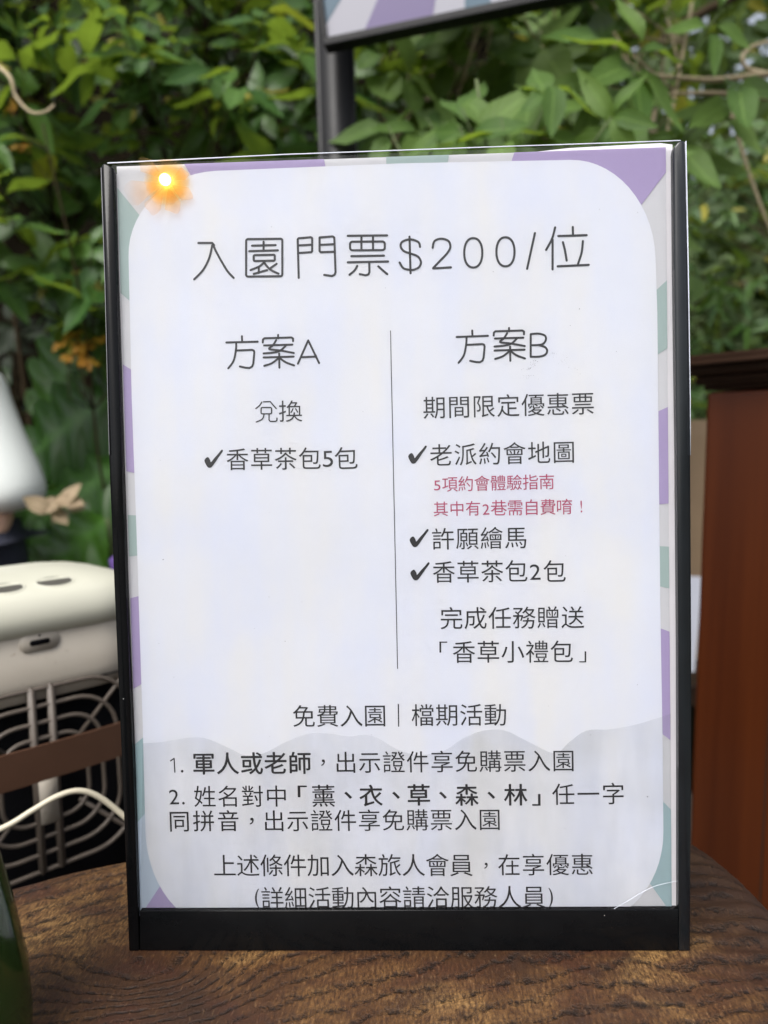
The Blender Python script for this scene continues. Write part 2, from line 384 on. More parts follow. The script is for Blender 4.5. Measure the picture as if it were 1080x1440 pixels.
# front of the bars is at offset 0; paper sits 1.6 mm behind
OB = 0.0; OP = -.0020
lo = [P(142, 233), P(147.5, 400), P(153.5, 640), P(160, 800), P(172, 1080), P(181, 1338)]
li = [P(159.5, 240), P(163.5, 400), P(170.5, 640), P(176, 800), P(187, 1080), P(196, 1338)]
pts = lo[::-1]+[P(146, 229), P(153, 232), P(158, 236)]+li
slab('side_bar', pts, OB, -.012, M['black'], holder, .0006)
ro = [P(963, 197.5), P(967, 380), P(970.5, 640), P(972, 900), P(972, 1080), P(971, 1338)]
ri = [P(947, 214), P(948.5, 380), P(952, 640), P(954, 900), P(954.5, 1080), P(954.5, 1338)]
pts = ri[::-1]+[P(948.5, 206), P(953, 200), P(957, 197.5)]+ro
slab('side_bar', pts, OB, -.012, M['black_side'], holder, .0006)
slab('bottom_bar', [P(196.3, 1337.5), P(954.3, 1337.5), P(954.3, 1279.5), P(196.3, 1281.5)], -.0002, -.012, M['black'], holder, .0003)
# thin pale strips standing in for highlights along the side bars
slab('edge_highlight_strip', [P(963.6, 199), P(965.2, 198), P(968.6, 380), P(971.2, 560), P(971.2, 640), P(970.4, 560), P(967.2, 380)], .0001, -.011, M['clear_edge_highlight'], holder)
slab('edge_highlight_strip', [P(141.6, 236), P(142.8, 236), P(148.2, 400), P(154.0, 640), P(153.4, 640), P(147.2, 400)], .0001, -.011, M['dim_highlight'], holder)
slab('back_plate', [P(192, 1330), P(960, 1330), P(958, 240), P(156, 262)], -.0042, -.0060, M['black'], holder)
top = [P(150, 231), P(400, 219.8), P(700, 208), P(958, 198.5)]
slab('top_edge', [P(150, 227.5), P(400, 215.4), P(700, 204.5), P(958, 195.8), P(958, 196.9), P(700, 205.6), P(400, 216.6), P(150, 228.9)], -.0006, -.0010, M['clear_edge_highlight'], holder)
fv = [face(*P(157, 232, -.0012), -.0012)-BO, face(*P(957, 199, -.0012), -.0012)-BO, face(*P(959, 1285, -.0012), -.0012)-BO, face(*P(192, 1285, -.0012), -.0012)-BO]
mk('clear_cover', [(v.x, v.y, v.z) for v in fv], [(0, 3, 2, 1)], M['film'], holder)
crease = spline([face(*P(x, y), -.0009)-BO for x, y in ((862, 1281), (880, 1271), (905, 1256), (925, 1247), (954, 1240.5))], 6)
tube('film_crease', crease, .00007, M['clear_edge_highlight'], holder, 5)
# folded foot at the back
bm = box((0, .045, .003), (.205, .062, .003)); bmo('rear_foot', bm, M['black'], holder, False, .0005)
for x in (-.06, .06):
    bm = bmesh.new()
    a = [V((x-.004, .018, .0046)), V((x-.004, .072, .0046)), V((x-.004, .022, .16))]
    v6 = [bm.verts.new(p) for p in a]+[bm.verts.new(p+V((.008, 0, 0))) for p in a]
    bm.faces.new(v6[:3]); bm.faces.new(v6[3:][::-1])
    for i in range(3): bm.faces.new((v6[i], v6[i+3], v6[(i+1) % 3+3], v6[(i+1) % 3]))
    bmo('rear_brace', bm, M['black'], holder)


# ================================================================== poster
poster = empty('price_notice', (0, 0, TZ), label='white entrance ticket price notice with purple and sage ray border and Chinese text', cat='notice')
def sheet(name, pts, off, mat, parent):
    o = mk(name, [face(s, t_, off)-BO for s, t_ in pts], [tuple(range(len(pts)))], mat, parent)
    return o
L0 = -.0026
blank = sheet('blank_sheet', [P(161.5, 243, OP), P(560, 228, OP), P(730, 214.5, OP), P(800, 206.5, OP), P(930, 199.5, OP), P(947, 201.5, OP), P(958, 1283, OP), P(194, 1285, OP)], -.0031, M['backing'], None)
blank.location = (0, 0, TZ)
tag(blank, 'blank white sheet behind the printed notice, showing at its right edge and bottom', 'paper')
# printed area (s,t) rectangle corners as seen
cTL, cTR, cBR, cBL = (P(163, 233, OP), P(937, 206, OP), P(945.5, 1290, OP), P(197, 1290, OP))
sheet('base_sheet', [cTL, (cTR[0]-.0022, cTR[1]), (cTR[0]-.0006, cTR[1]-.0008), (cTR[0], cTR[1]-.0025), cBR, cBL], L0-.0002, M['ray_white'], poster)
cc = P(556, 745, OP)
def wedge_rays(bounds, corners, centre, off, parent, origin=True, mapf=None):
    # bounds: list of ((x,y) on the rim, material or None) going clockwise; each colour fills up to the next bound
    mapf = mapf or (lambda s, t_: face(s, t_, off)-BO)
    def ang(p): return -math.atan2(p[1]-centre[1], p[0]-centre[0])
    def hit(p):                                   # push a direction out to the quad's rim
        d = V((p[0]-centre[0], p[1]-centre[1])); best = None
        for i in range(4):
            a = V(corners[i]); b = V(corners[(i+1) % 4]); e = b-a
            den = d.x*e.y-d.y*e.x
            if abs(den) < 1e-12: continue
            w_ = a-V(centre); k = (w_.x*e.y-w_.y*e.x)/den; u = (w_.x*d.y-w_.y*d.x)/den
            if k > 0 and -1e-6 <= u <= 1+1e-6 and (best is None or k < best): best = k
        return (centre[0]+d.x*best, centre[1]+d.y*best)
    for i, (b0, mat) in enumerate(bounds):
        if mat is None: continue
        b1 = bounds[(i+1) % len(bounds)][0]; a0 = ang(b0); a1 = ang(b1)
        while a1 <= a0: a1 += 2*math.pi
        mids = []
        for c in corners:
            a = ang(c)
            while a < a0: a += 2*math.pi
            if a < a1: mids.append((a, tuple(c)))
        mids.sort()
        poly = [tuple(centre), hit(b0)]+[m for _, m in mids]+[hit(b1)]
        mk('colour_ray', [mapf(*q) for q in poly][::-1], [tuple(range(len(poly)))], mat, parent)
pu, sg, te, bl = M['ray_purple'], M['ray_sage'], M['ray_teal'], M['ray_blue']
B = lambda x, y: P(x, y, OP)
bounds = [(B(262, 236), pu), (B(456, 226), None), (B(543, 222), sg), (B(631, 219), None), (B(723, 215), pu), (B(936, 243), None),
          (B(937, 395), sg), (B(938, 490), None), (B(940, 572), pu), (B(941, 708), None), (B(942, 769), sg), (B(943, 828), None), (B(943, 889), pu), (B(944, 1042), None),
          (B(945, 1140), te), (B(943, 1283), None), (B(270, 1288), pu), (B(200, 1284), bl),
          (B(190, 1160), te), (B(188, 1048), None), (B(184, 971), pu), (B(181, 842), None), (B(178, 783), sg), (B(176, 724), None), (B(174, 662), pu), (B(170, 511), None), (B(167, 410), sg), (B(163, 262), None)]
wedge_rays(bounds, [cTL, cTR, cBR, cBL], cc, L0, poster)
# rounded inner panel
pl = [B(180, 345), B(184.5, 560), B(191.7, 760), B(200.6, 1040), B(203.5, 1150)]
pr = [B(922.5, 350), B(925, 440), B(929, 840), B(932.5, 1050), B(933, 1150)]
def arc(p0, pc, p1, n=14):
    return [tuple((1-t_)**2*V(p0)+2*t_*(1-t_)*V(pc)*1.0+t_*t_*V(p1)) for t_ in [i/n for i in range(1, n)]]
def ellarc(p0, c0, p1, n=14):                     # quarter ellipse from p0 to p1 with outer corner c0
    o_ = V(p0)+V(p1)-V(c0); return [tuple(o_+(V(p0)-o_)*math.cos(a)+(V(p1)-o_)*math.sin(a)) for a in [i/n*math.pi/2 for i in range(1, n)]]
tl0 = B(180, 360); tl1 = B(302, 239.5); tr0 = B(802, 224.0); tr1 = B(922.5, 362)
br0 = B(933.5, 1170); br1 = B(820, 1303); bl0 = B(310, 1305); bl1 = B(204, 1172)
pp = [tl0]+ellarc(tl0, B(176.5, 246), tl1)+[tl1, B(560, 229), tr0]+ellarc(tr0, B(918, 221), tr1)+[tr1, B(925, 440), B(929, 840), B(932.5, 1050), br0]+ellarc(br0, B(935, 1300), br1)+[br1, bl0]+ellarc(bl0, B(209, 1306), bl1)+[bl1, B(200.6, 1040), B(191.7, 760), B(184.5, 560)]
sheet('white_panel', pp[::-1], L0+.00008, M['panel'], poster)
tint_edge = [(200, 1046), (228, 1044), (250, 1040), (285, 1038), (320, 1052), (345, 1063), (370, 1060), (400, 1045), (430, 1033), (460, 1032), (490, 1036), (510, 1034), (530, 1038), (560, 1055), (590, 1062), (625, 1056), (650, 1040), (680, 1028), (710, 1028), (740, 1042), (780, 1060), (800, 1045), (825, 1028), (860, 1026), (900, 1018), (944, 1004)]
hs = [tuple(p) for p in spline([V((*B(*p), 0)) for p in tint_edge], 4)]
sheet('wavy_grey_tint', ([B(197, 1288)]+[B(945, 1288)]+[(p[0], p[1]) for p in hs[::-1]]), L0+.00014, M['wash'], poster)  # translucent grey over the lower sheet, wavy along its top

# ---- lettering: each printed line one flat mesh, glyph groups fitted to their measured place
TOFF = L0+.00020
def glyphs(text, weight, space=1.0):
    c = bpy.data.curves.new('glyphs', 'FONT'); c.body = text; c.offset = weight; c.resolution_u = 5; c.space_character = space
    o_ = bpy.data.objects.new('glyphs', c); COL.objects.link(o_)
    me = bpy.data.meshes.new_from_object(o_)
    v = np.zeros(len(me.vertices)*3, np.float32); me.vertices.foreach_get('co', v); v = v.reshape(-1, 3)
    f = [tuple(p.vertices) for p in me.polygons]
    bpy.data.objects.remove(o_); bpy.data.curves.remove(c); bpy.data.meshes.remove(me)
    return v, f
def seg_fit(seg, vs, fs):
    text, x0, y0, x1, y1, h, wt = seg
    bold = wt if wt > 0 else 0; wt = min(wt, 0)
    a = V(P(x0, y0, OP)); b = V(P(x1, y1, OP)); up = V(P(x0, y0-h, OP))-a
    W = (b-a).length; Hh = up.length
    v, f = glyphs(text, wt)
    w0, h0 = np.ptp(v[:, 0]), np.ptp(v[:, 1])
    if len(text) > 1:
        v2, _ = glyphs(text, wt, 1.2); w2 = np.ptp(v2[:, 0]); k = (w2-w0)/.2
        sc = Hh/h0; sp_ = 1+((W/sc)-w0)/k; sp_ = max(.9, min(1.35, sp_))
        v, f = glyphs(text, wt, sp_)
    mn = v.min(0); sz = np.ptp(v, axis=0)
    ex = (b-a)/sz[0]; ey = V((-(b-a).y, (b-a).x)).normalized()*Hh/sz[1]
    base_ = len(vs)
    for n_s, (dx, dy) in enumerate([(0, 0)] if not bold else [(bold, 0), (-bold, 0), (0, bold*.8), (0, -bold*.8)]):
        base_ = len(vs)
        for p in v:
            q = a+ex*float(p[0]-mn[0]+dx)+ey*float(p[1]-mn[1]+dy); vs.append(face(q.x, q.y, TOFF+.000006*n_s)-BO)
        fs += [tuple(i+base_ for i in ff) for ff in f]
T_, N_, B_ = -.006, -.001, .013
tick = [(0, .42), (.10, .58), (.22, .60), (.32, .42), (.36, .32), (.55, .56), (.78, .82), (.92, 1.0), (1.0, .98), (.98, .88), (.80, .62), (.58, .28), (.42, .06), (.32, .0), (.20, .02), (.10, .16)]
c1 = lambda X_, Y_: (240+X_/3.375, 300+Y_/3.375)
c2 = lambda X_, Y_: (540+X_/3.375, 300+Y_/3.375)
def ell(cx, cy_, rx, ry): return [(cx+rx*math.copysign(abs(math.cos(a))**.9, math.cos(a)), cy_+ry*math.copysign(abs(math.sin(a))**.9, math.sin(a))) for a in [2*math.pi*k/32 for k in range(33)]]
def rrect(x0, y0, x1, y1, r, sk=0):
    o_ = []
    for (cx, cy_, a0) in ((x1-r, y0+r, -90), (x1-r, y1-r, 0), (x0+r, y1-r, 90), (x0+r, y0+r, 180)):
        for k in range(6): a = R(a0+18*k); o_.append((cx+r*math.cos(a), cy_+r*math.sin(a)+sk*(cx-x0)/(x1-x0)))
    return o_+[o_[0]]
fang = [('s', [(337, 582), (338, 605)]), ('l', [(263, 612), (412, 608)]), ('s', [(310, 612), (308, 650), (297, 700), (272, 735)]), ('l', [(309, 650), (385, 647), (393, 650), (396, 658), (391, 712), (386, 726), (374, 733), (355, 732), (327, 726)])]
an = [('l', [(509, 576), (509, 592)]), ('l', [(436, 612), (437, 598), (444, 592), (572, 588), (580, 593), (580, 606)]), ('l', [(442, 626), (577, 622)]), ('s', [(500, 600), (485, 625), (467, 643), (520, 650), (584, 662)]), ('s', [(547, 625), (520, 650), (485, 660), (440, 664)]), ('l', [(440, 683), (583, 679)]), ('l', [(514, 665), (515, 732)]), ('s', [(512, 685), (480, 710), (443, 723)]), ('s', [(516, 685), (545, 706), (585, 721)])]
TITLE = [(c1, [('l', [(130, 139), (196, 139), (205, 150)]), ('s', [(200, 145), (212, 175), (242, 230), (270, 275), (298, 305)]), ('s', [(196, 150), (181, 212), (152, 268), (110, 312)]),
  ('l', rrect(357, 121, 529, 299, 9, -2)), ('l', [(385, 152), (497, 149)]), ('l', [(440, 133), (440, 175)]), ('l', [(372, 178), (508, 174)]), ('l', rrect(393, 197, 493, 225, 6, -2)), ('s', [(446, 228), (420, 250), (378, 268)]), ('l', [(417, 252), (417, 281)]), ('l', [(393, 286), (457, 268)]), ('s', [(440, 229), (470, 264), (511, 285)]), ('l', [(502, 238), (474, 258)]),
  ('l', [(607, 305), (602, 122), (606, 117), (664, 112), (671, 116), (671, 178), (666, 183), (605, 187)]), ('l', [(604, 151), (670, 147)]), ('l', [(706, 113), (768, 108), (776, 113), (782, 278), (778, 290), (765, 296), (728, 291)]), ('l', [(706, 113), (706, 178), (712, 183), (777, 181)]), ('l', [(706, 148), (776, 145)]),
  ('l', [(840, 105), (1027, 103)]), ('l', rrect(851, 133, 1016, 174, 12, -1)), ('l', [(905, 105), (905, 173)]), ('l', [(960, 105), (960, 172)]), ('l', [(857, 202), (1012, 199)]), ('l', [(840, 231), (1032, 227)]), ('l', [(942, 230), (943, 278), (938, 289), (925, 293), (897, 287)]), ('s', [(885, 248), (872, 270), (848, 290)]), ('s', [(985, 250), (1005, 268), (1028, 287)])]),
 (c2, [('s', [(171, 158), (163, 135), (125, 122), (87, 133), (79, 156), (95, 178), (128, 190), (160, 203), (175, 228), (168, 252), (146, 265), (125, 267), (92, 259), (74, 232)]), ('l', [(121, 109), (126, 283)]),
  ('s', [(231, 162), (240, 130), (273, 119), (306, 130), (315, 158), (300, 188), (265, 225), (233, 259)]), ('l', [(233, 260), (318, 255)]), ('l', ell(424, 186, 43, 70)), ('l', ell(577, 181, 43, 69)), ('l', [(717, 92), (680, 262)]),
  ('s', [(813, 65), (798, 120), (770, 172)]), ('l', [(801, 122), (801, 265)]), ('l', [(897, 63), (898, 100)]), ('l', [(828, 106), (963, 102)]), ('s', [(850, 135), (860, 175), (868, 223)]), ('s', [(945, 130), (939, 185), (922, 238)]), ('l', [(825, 250), (973, 243)])])]
OPTA = [(c1, fang+an+[('l', [(603, 713), (652, 602), (704, 710)]), ('l', [(620, 682), (690, 679)])])]
OPTB = [(lambda X_, Y_: c2(X_+82, Y_-27-(X_-337)*.012), fang), (lambda X_, Y_: c2(X_+85, Y_-33), an), (c2, [('l', [(697, 572), (697, 680)]), ('s', [(697, 572), (735, 570), (765, 580), (768, 603), (748, 622), (697, 625)]), ('s', [(735, 624), (765, 634), (775, 652), (766, 670), (738, 679), (697, 680)])])]
ONE = [(lambda X_, Y_: (X_, Y_), [('l', [(239.3, 1070.5), (244.4, 1067), (245.4, 1086.4)])])]
def strokes(groups, hw, vs, fs):
    for cv, sts in groups:
        for kind, pts_ in sts:
            q = [V((*P(*cv(*p), OP), 0)) for p in pts_]
            if kind == 's' and len(q) > 2: q = spline(q, 6)
            for i, p in enumerate(q):
                b_ = len(vs)
                for k in range(8): a = math.pi*k/4; vs.append(face(p.x+hw*math.cos(a), p.y+hw*math.sin(a), TOFF)-BO)
                fs.append(tuple(range(b_, b_+8)))
                if i:
                    d = (p-q[i-1]);
                    if d.length < 1e-9: continue
                    d.normalize(); n_ = V((-d.y, d.x, 0))*hw; b_ = len(vs)
                    for w_ in (q[i-1]-n_, p-n_, p+n_, q[i-1]+n_): vs.append(face(w_.x, w_.y, TOFF+.00001)-BO)
                    fs.append((b_, b_+1, b_+2, b_+3))
lines = [
 ('ink', [('@', TITLE, .00043)]),
 ('ink', [('@', OPTA, .00040)]),
 ('ink', [('@', OPTB, .00040)]),
 ('ink', [('@', [(c1, [('s', [(432, 895), (420, 912), (403, 926)]), ('l', [(440, 894), (472, 893), (480, 903), (500, 926)]), ('l', rrect(428, 921, 478, 951, 6)), ('s', [(442, 953), (434, 976), (405, 990)]), ('l', [(466, 953), (466, 980), (472, 987), (496, 987), (503, 983), (504, 972)])])], .00025), ('換', 392.3, 593.3, 425, 592.7, 30, N_)]),
 ('ink', [('✔', 287, 658, 313, 657, 24.5, 0), ('香草茶包', 318.5, 661.3, 451, 660, 31, N_), ('5', 454, 656.8, 468.5, 656.3, 22.5, N_), ('包', 471, 660, 503, 658.8, 31, N_)]),
 ('ink', [('期間限定優惠票', 595.7, 589, 835.5, 582.5, 31.5, N_)]),
 ('ink', [('✔', 574, 652.2, 600, 651.2, 24.5, 0), ('老派約會地圖', 605, 655.7, 807.6, 650.8, 31, N_)]),
 ('red_ink', [('5', 610.5, 689.8, 619.5, 689.5, 14, N_), ('項約會體驗指南', 622, 691.7, 779.5, 687.8, 21.5, N_)]),
 ('red_ink', [('其中有', 610, 726.2, 675.5, 724.8, 20.5, N_), ('2', 679, 723.9, 688.5, 723.6, 14.7, N_), ('巷需自費唷', 690.5, 725.4, 805, 723.3, 22, N_), ('!', 817, 720.8, 819.2, 720.7, 17, N_)]),
 ('ink', [('✔', 576, 769.7, 602.5, 768.7, 24.5, 0), ('許願繪馬', 608, 773.4, 740.5, 771, 30.8, N_)]),
 ('ink', [('✔', 577, 816.5, 604, 815.5, 24.5, 0), ('香草茶包', 609, 820, 742, 818.5, 30.8, N_), ('2', 745.5, 815.6, 760.5, 815.3, 21.7, N_), ('包', 764.7, 818.5, 796, 818, 30.5, N_)]),
 ('ink', [('完成任務贈送', 619.7, 885.3, 822, 883.8, 31.2, N_)]),
 ('ink', [('「', 618, 918, 629, 918, 15.5, N_), ('香草小禮包', 637, 932.6, 806, 932, 31, N_), ('」', 815, 931.8, 824.7, 931.8, 15.5, N_)]),
 ('ink', [('免費入園', 412, 1023, 541.8, 1022, 30.8, N_), ('|', 559.7, 1022.3, 561.3, 1022.3, 32, N_), ('檔期活動', 579, 1021.6, 712, 1021, 30.8, N_)]),
 ('ink', [('@', ONE, .00022), ('.', 254, 1087, 257.6, 1087, 3.8, N_), ('軍人或老師', 272, 1089.6, 437, 1088.6, 30.5, B_), ('，', 451.4, 1077.5, 456.8, 1077.5, 9, N_), ('出示證件享免購票入園', 473.5, 1087.8, 807, 1085.2, 30.3, N_)]),
 ('ink', [('2', 238, 1131.8, 251.5, 1131.5, 20.6, N_), ('.', 255.8, 1132, 259.4, 1132, 3.8, N_), ('姓名對中', 273, 1135.5, 402, 1135, 29.8, N_), ('「', 419, 1121.5, 431, 1121.5, 16, B_), ('薰', 439.5, 1135.4, 471, 1135, 31, .002), ('、', 484.5, 1123.8, 494.6, 1123.8, 9.6, B_), ('衣', 506, 1134.2, 538, 1134, 29.8, B_), ('、', 552, 1123.8, 562, 1123.8, 9.6, B_), ('草', 574, 1133.4, 604.7, 1133, 29.6, B_), ('、', 618, 1123.7, 628, 1123.7, 9.6, B_), ('森', 641, 1133.5, 673, 1133.2, 29.8, B_), ('、', 686, 1123.7, 696, 1123.7, 9.6, B_), ('林', 709.5, 1133.2, 741.7, 1133, 29.8, B_), ('」', 749, 1133.4, 760, 1133.4, 16, B_), ('任一字', 777, 1132.7, 877.5, 1131.6, 30.3, 0)]),
 ('ink', [('同拼音', 239, 1170.2, 335.5, 1169.5, 29.6, .002), ('，', 350.7, 1160.2, 356.6, 1160.2, 9.6, N_), ('出示證件享免購票入園', 372.7, 1170, 703, 1168, 30, N_)]),
 ('ink', [('上述條件加入森旅人會員', 301, 1233.3, 665, 1232.8, 31, N_), ('，', 681, 1222.4, 686, 1222.4, 8.5, N_), ('在享優惠', 701, 1232, 834, 1231.4, 30.3, N_)]),
 ('ink', [('(', 358.6, 1278, 364.8, 1278, 27.5, N_), ('詳細活動內容請洽服務人員', 368, 1278.9, 767, 1277.4, 30.8, N_), (')', 771.8, 1277, 778, 1277, 27.5, N_)]),
]
for ink, segs in lines:
    vs = []; fs = []
    for sg_ in segs:
        if sg_[0] == '@': strokes(sg_[1], sg_[2], vs, fs)
        elif sg_[0] == '✔':
            _, x0, y0, x1, y1, h, _w = sg_; a = V(P(x0, y0, OP)); b = V(P(x1, y1, OP)); up = V(P(x0, y0-h, OP))-a
            tk = spline([V((p[0], p[1], 0)) for p in tick], 3, True); base_ = len(vs)
            for p in tk: q = a+(b-a)*p.x+up*p.y; vs.append(face(q.x, q.y, TOFF)-BO)
            fs.append(tuple(range(base_, base_+len(tk))))
        else: seg_fit(sg_, vs, fs)
    mk('lettering', vs, fs, M[ink], poster)
sheet('divider_line', [P(548.5, 464.5, OP), P(549.6, 464.5, OP), P(559.6, 941, OP), P(558.5, 941, OP)], TOFF, M['ink'], poster)
# toner specks
vs = []; fs = []
def speck(x, y, r):
    c = P(x, y, OP); b_ = len(vs)
    for k in range(5): a = k*1.257+x; q = (c[0]+r*math.cos(a)*random.uniform(.6, 1.2), c[1]+r*math.sin(a)*random.uniform(.6, 1.2)); vs.append(face(*q, TOFF)-BO)
    fs.append(tuple(range(b_, b_+5)))
for _ in range(34): k = random.random(); speck(752+random.gauss(0, 4)-k*8, 506+k*14, random.uniform(.00004, .00013))
for _ in range(30): k = random.random(); speck(772+k*45+random.gauss(0, 3), 490+k*34+random.gauss(0, 3), random.uniform(.00004, .00011))
for _ in range(16): speck(random.gauss(742, 6), random.gauss(529, 2), random.uniform(.00004, .0001))
for _ in range(50): speck(random.uniform(215, 915), random.uniform(260, 1260), random.uniform(.00005, .00016))
speck(911, 1121, .0003); speck(228.8, 787, .00022); speck(815, 434, .0002)
tag(mk('toner_speck', vs, fs, M['ink'], poster), kind='stuff')

# ================================================================== cream fan on a lower counter behind
CZ = .905
ctr = empty('back_counter', (-.36, .52, 0), label='low dark wooden counter behind the stump table, carrying the cream fan', cat='counter')
bmo('counter_top', box((0, 0, CZ-.02), (.70, .62, .04)), M['counter'], ctr, False, .003)
for x in (-.31, .31):
    for y in (-.27, .27): bmo('leg', box((x, y, (CZ-.04)/2), (.05, .05, CZ-.04)), M['counter'], ctr, False, .002)
FD = .50
fc = at(60, 1000, FD); fan_loc = V((fc.x, fc.y, CZ))
fan = empty('portable_fan', fan_loc, R(46), label='cream box shaped portable fan with brown strap behind the sign holder', cat='fan')
topz = 1.1325-CZ                                   # underside crease of the lid
FW = .175
def rbox(c, s, r, seg=6, rz=None):
    bm = box(c, s); bmesh.ops.bevel(bm, geom=list(bm.edges), offset=r, segments=seg, affect='EDGES', clamp_overlap=True); return bm
# lid: domed cap
bm = bmesh.new(); n = 24
def rr_out(hx, hy, rad, m=10):
    out = []
    for (sx, sy, a0) in ((1, 1, 0), (-1, 1, 90), (-1, -1, 180), (1, -1, 270)):
        for k in range(m+1):
            a = R(a0+90*k/m); out.append(V((sx*(hx-rad)+rad*math.cos(a), sy*(hy-rad)+rad*math.sin(a), 0)))
    return out
def loft(name, secs, mat, parent, cap0=True, cap1=True):
    vs_ = []; fs_ = []; n_ = len(secs[0])
    for s in secs: vs_ += s
    for j in range(len(secs)-1):
        for i in range(n_): fs_.append((j*n_+i, j*n_+(i+1) % n_, (j+1)*n_+(i+1) % n_, (j+1)*n_+i))
    if cap0: fs_.append(tuple(range(n_))[::-1])
    if cap1: fs_.append(tuple((len(secs)-1)*n_+i for i in range(n_)))
    return mk(name, vs_, fs_, mat, parent, True)
TH = .135; cy = TH/2
secs = []
lidh = .030
for z_, ins in ((0, .004), (.0015, .0015), (.006, -.0015), (.012, -.002), (.018, .000), (.023, .0035), (.0265, .008), (.0295, .016), (.0325, .028), (.0345, .042), (.036, .055)):
    o_ = rr_out(FW/2-ins, TH/2-ins*.9, max(.004, .048-ins*.75)); secs.append([V((p.x, p.y+cy, topz+z_)) for p in o_])
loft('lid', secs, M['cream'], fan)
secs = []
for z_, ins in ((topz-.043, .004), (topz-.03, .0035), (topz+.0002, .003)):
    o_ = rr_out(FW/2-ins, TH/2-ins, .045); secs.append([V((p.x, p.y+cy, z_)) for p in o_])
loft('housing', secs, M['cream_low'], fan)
secs = []
for z_, ins in ((.0, .02), (.004, .010), (.012, .006), (topz-.0435, .006)):
    o_ = rr_out(FW/2-ins, TH/2-ins-.004, .043); secs.append([V((p.x, p.y+cy+.006, z_)) for p in o_])
loft('dark_core', secs, M['inner'], fan)
# side cheeks and base framing the grille
for sx in (-1, 1):
    bmo('side_frame', rbox((sx*(FW/2-.016), cy+.012, (topz-.055)/2+.004), (.026, TH-.034, topz-.06), .008, 4), M['cream_low'], fan, True)
bmo('base_frame', rbox((0, cy, .006), (FW-.05, TH-.012, .011), .004, 3), M['cream_low'], fan, True)
zc = (at(67, 1100, FD)).z-CZ; yf = .0015
def ringpath(h, r, zz=zc):
    return [V((p.x, yf, zz+p.y)) for p in rr_out(h, h, r, 8)]
for h, r in ((.0610, .032), (.0495, .028), (.0385, .022), (.0280, .016)):
    tube('grille_ring', ringpath(h, r), .0015, M['grille'], fan, 8, True)
for sx in (-1, 1):
    for sz in (-1, 1):
        tube('grille_spoke', [V((sx*.021, yf+.0004, zc+sz*.021)), V((sx*.056, yf+.0004, zc+sz*.056)), V((sx*.078, yf+.0004, zc+sz*.072))], .0015, M['grille'], fan, 8)
for x in (-.0062, .0062):
    bmo('grille_bar', rbox((x, yf, zc), (.0048, .005, .126), .0012, 2), M['grille'], fan, True)
bmo('centre_plate', rbox((0, yf-.0003, zc-.012), (.0145, .0045, .036), .0012, 2), M['cream_low'], fan, True)
# port, LED, vents, groove
pz = (at(53, 903, FD)).z-CZ+.0005
def oval(hx, hz, m=10):
    return [V((sx*(hx-hz)+hz*math.cos(R(a)), 0, hz*math.sin(R(a)))) for sx, a0 in ((1, -90), (-1, 90)) for a in [a0+180*k/m for k in range(m+1)]]
def ovslab(name, c, hx, hz, y0, y1, mat, parent):
    o1 = [V((p.x+c[0], y0, p.z+c[1])) for p in oval(hx, hz)]; o2 = [V((p.x*.96+c[0], y1, p.z*.93+c[1])) for p in oval(hx, hz)]
    return loft(name, [o1, o2], mat, parent)
px = .002
pt = ovslab('charging_port', (px, pz), .0135, .0062, .0045, .0022, M['cream_low'], fan)
ovslab('port_slot', (px, pz-.0002), .0066, .0019, .0023, .0018, M['inner'], pt)
ovslab('port_dot', (px, pz+.0042), .0007, .0007, .0023, .0018, M['inner'], pt)
ovslab('indicator', (px-.028, pz+.001), .0017, .0017, .0040, .0020, M['led'], fan)
for cx in (.020, -.012):
    vs = []; fs = []
    zf = lambda y: topz+.0304+(y-.019)*.27
    def ring_(k_, dz): return [V((cx+.0125*k_*math.cos(2*math.pi*q/28), .019+.0085*k_*math.sin(2*math.pi*q/28), zf(.019+.0085*k_*math.sin(2*math.pi*q/28))+dz)) for q in range(28)]
    o1, o2, o3, o4 = ring_(1.1, -.001), ring_(1.04, .0006), ring_(.92, .0007), ring_(.90, .0001)
    loft('vent_rim', [o1, o2, o3, o4], M['cream'], fan, False, False)
    mk('vent_mesh', ring_(.92, .0004), [tuple(range(28))], M['vent'], fan)
bmo('top_rib', rbox((-.006, .044, topz+.0335), (.052, .0022, .0022), .0008, 2), M['cream'], fan, True)
for sx in (-1, 1):
    bmo('seam_strip', rbox((sx*.052, .0027, topz-.036), (.062, .0012, .0011), .0004, 2), M['inner'], fan, True)
# strap across the front
sz_ = (at(67, 1073, FD*.97)).z-CZ
sp_ = spline([V((-.128, .05, sz_-.001)), V((-.112, -.002, sz_)), V((-.06, -.013, sz_)), (V((0, -.016, sz_))), V((.06, -.013, sz_)), V((.110, .0, sz_)), V((.106, .06, sz_))], 8)
vs = []; fs = []
for i, p in enumerate(sp_):
    for dy, dz in ((-.0011, -.0115), (-.0011, .0115), (.0011, .0115), (.0011, -.0115)): vs.append(p+V((0, dy, dz)))
for i in range(len(sp_)-1):
    for k in range(4): a = i*4; fs.append((a+k, a+(k+1) % 4, a+4+(k+1) % 4, a+4+k))
fs += [(0, 1, 2, 3), tuple(len(vs)-4+k for k in (3, 2, 1, 0))]
mk('strap', vs, fs, M['strap'], fan)
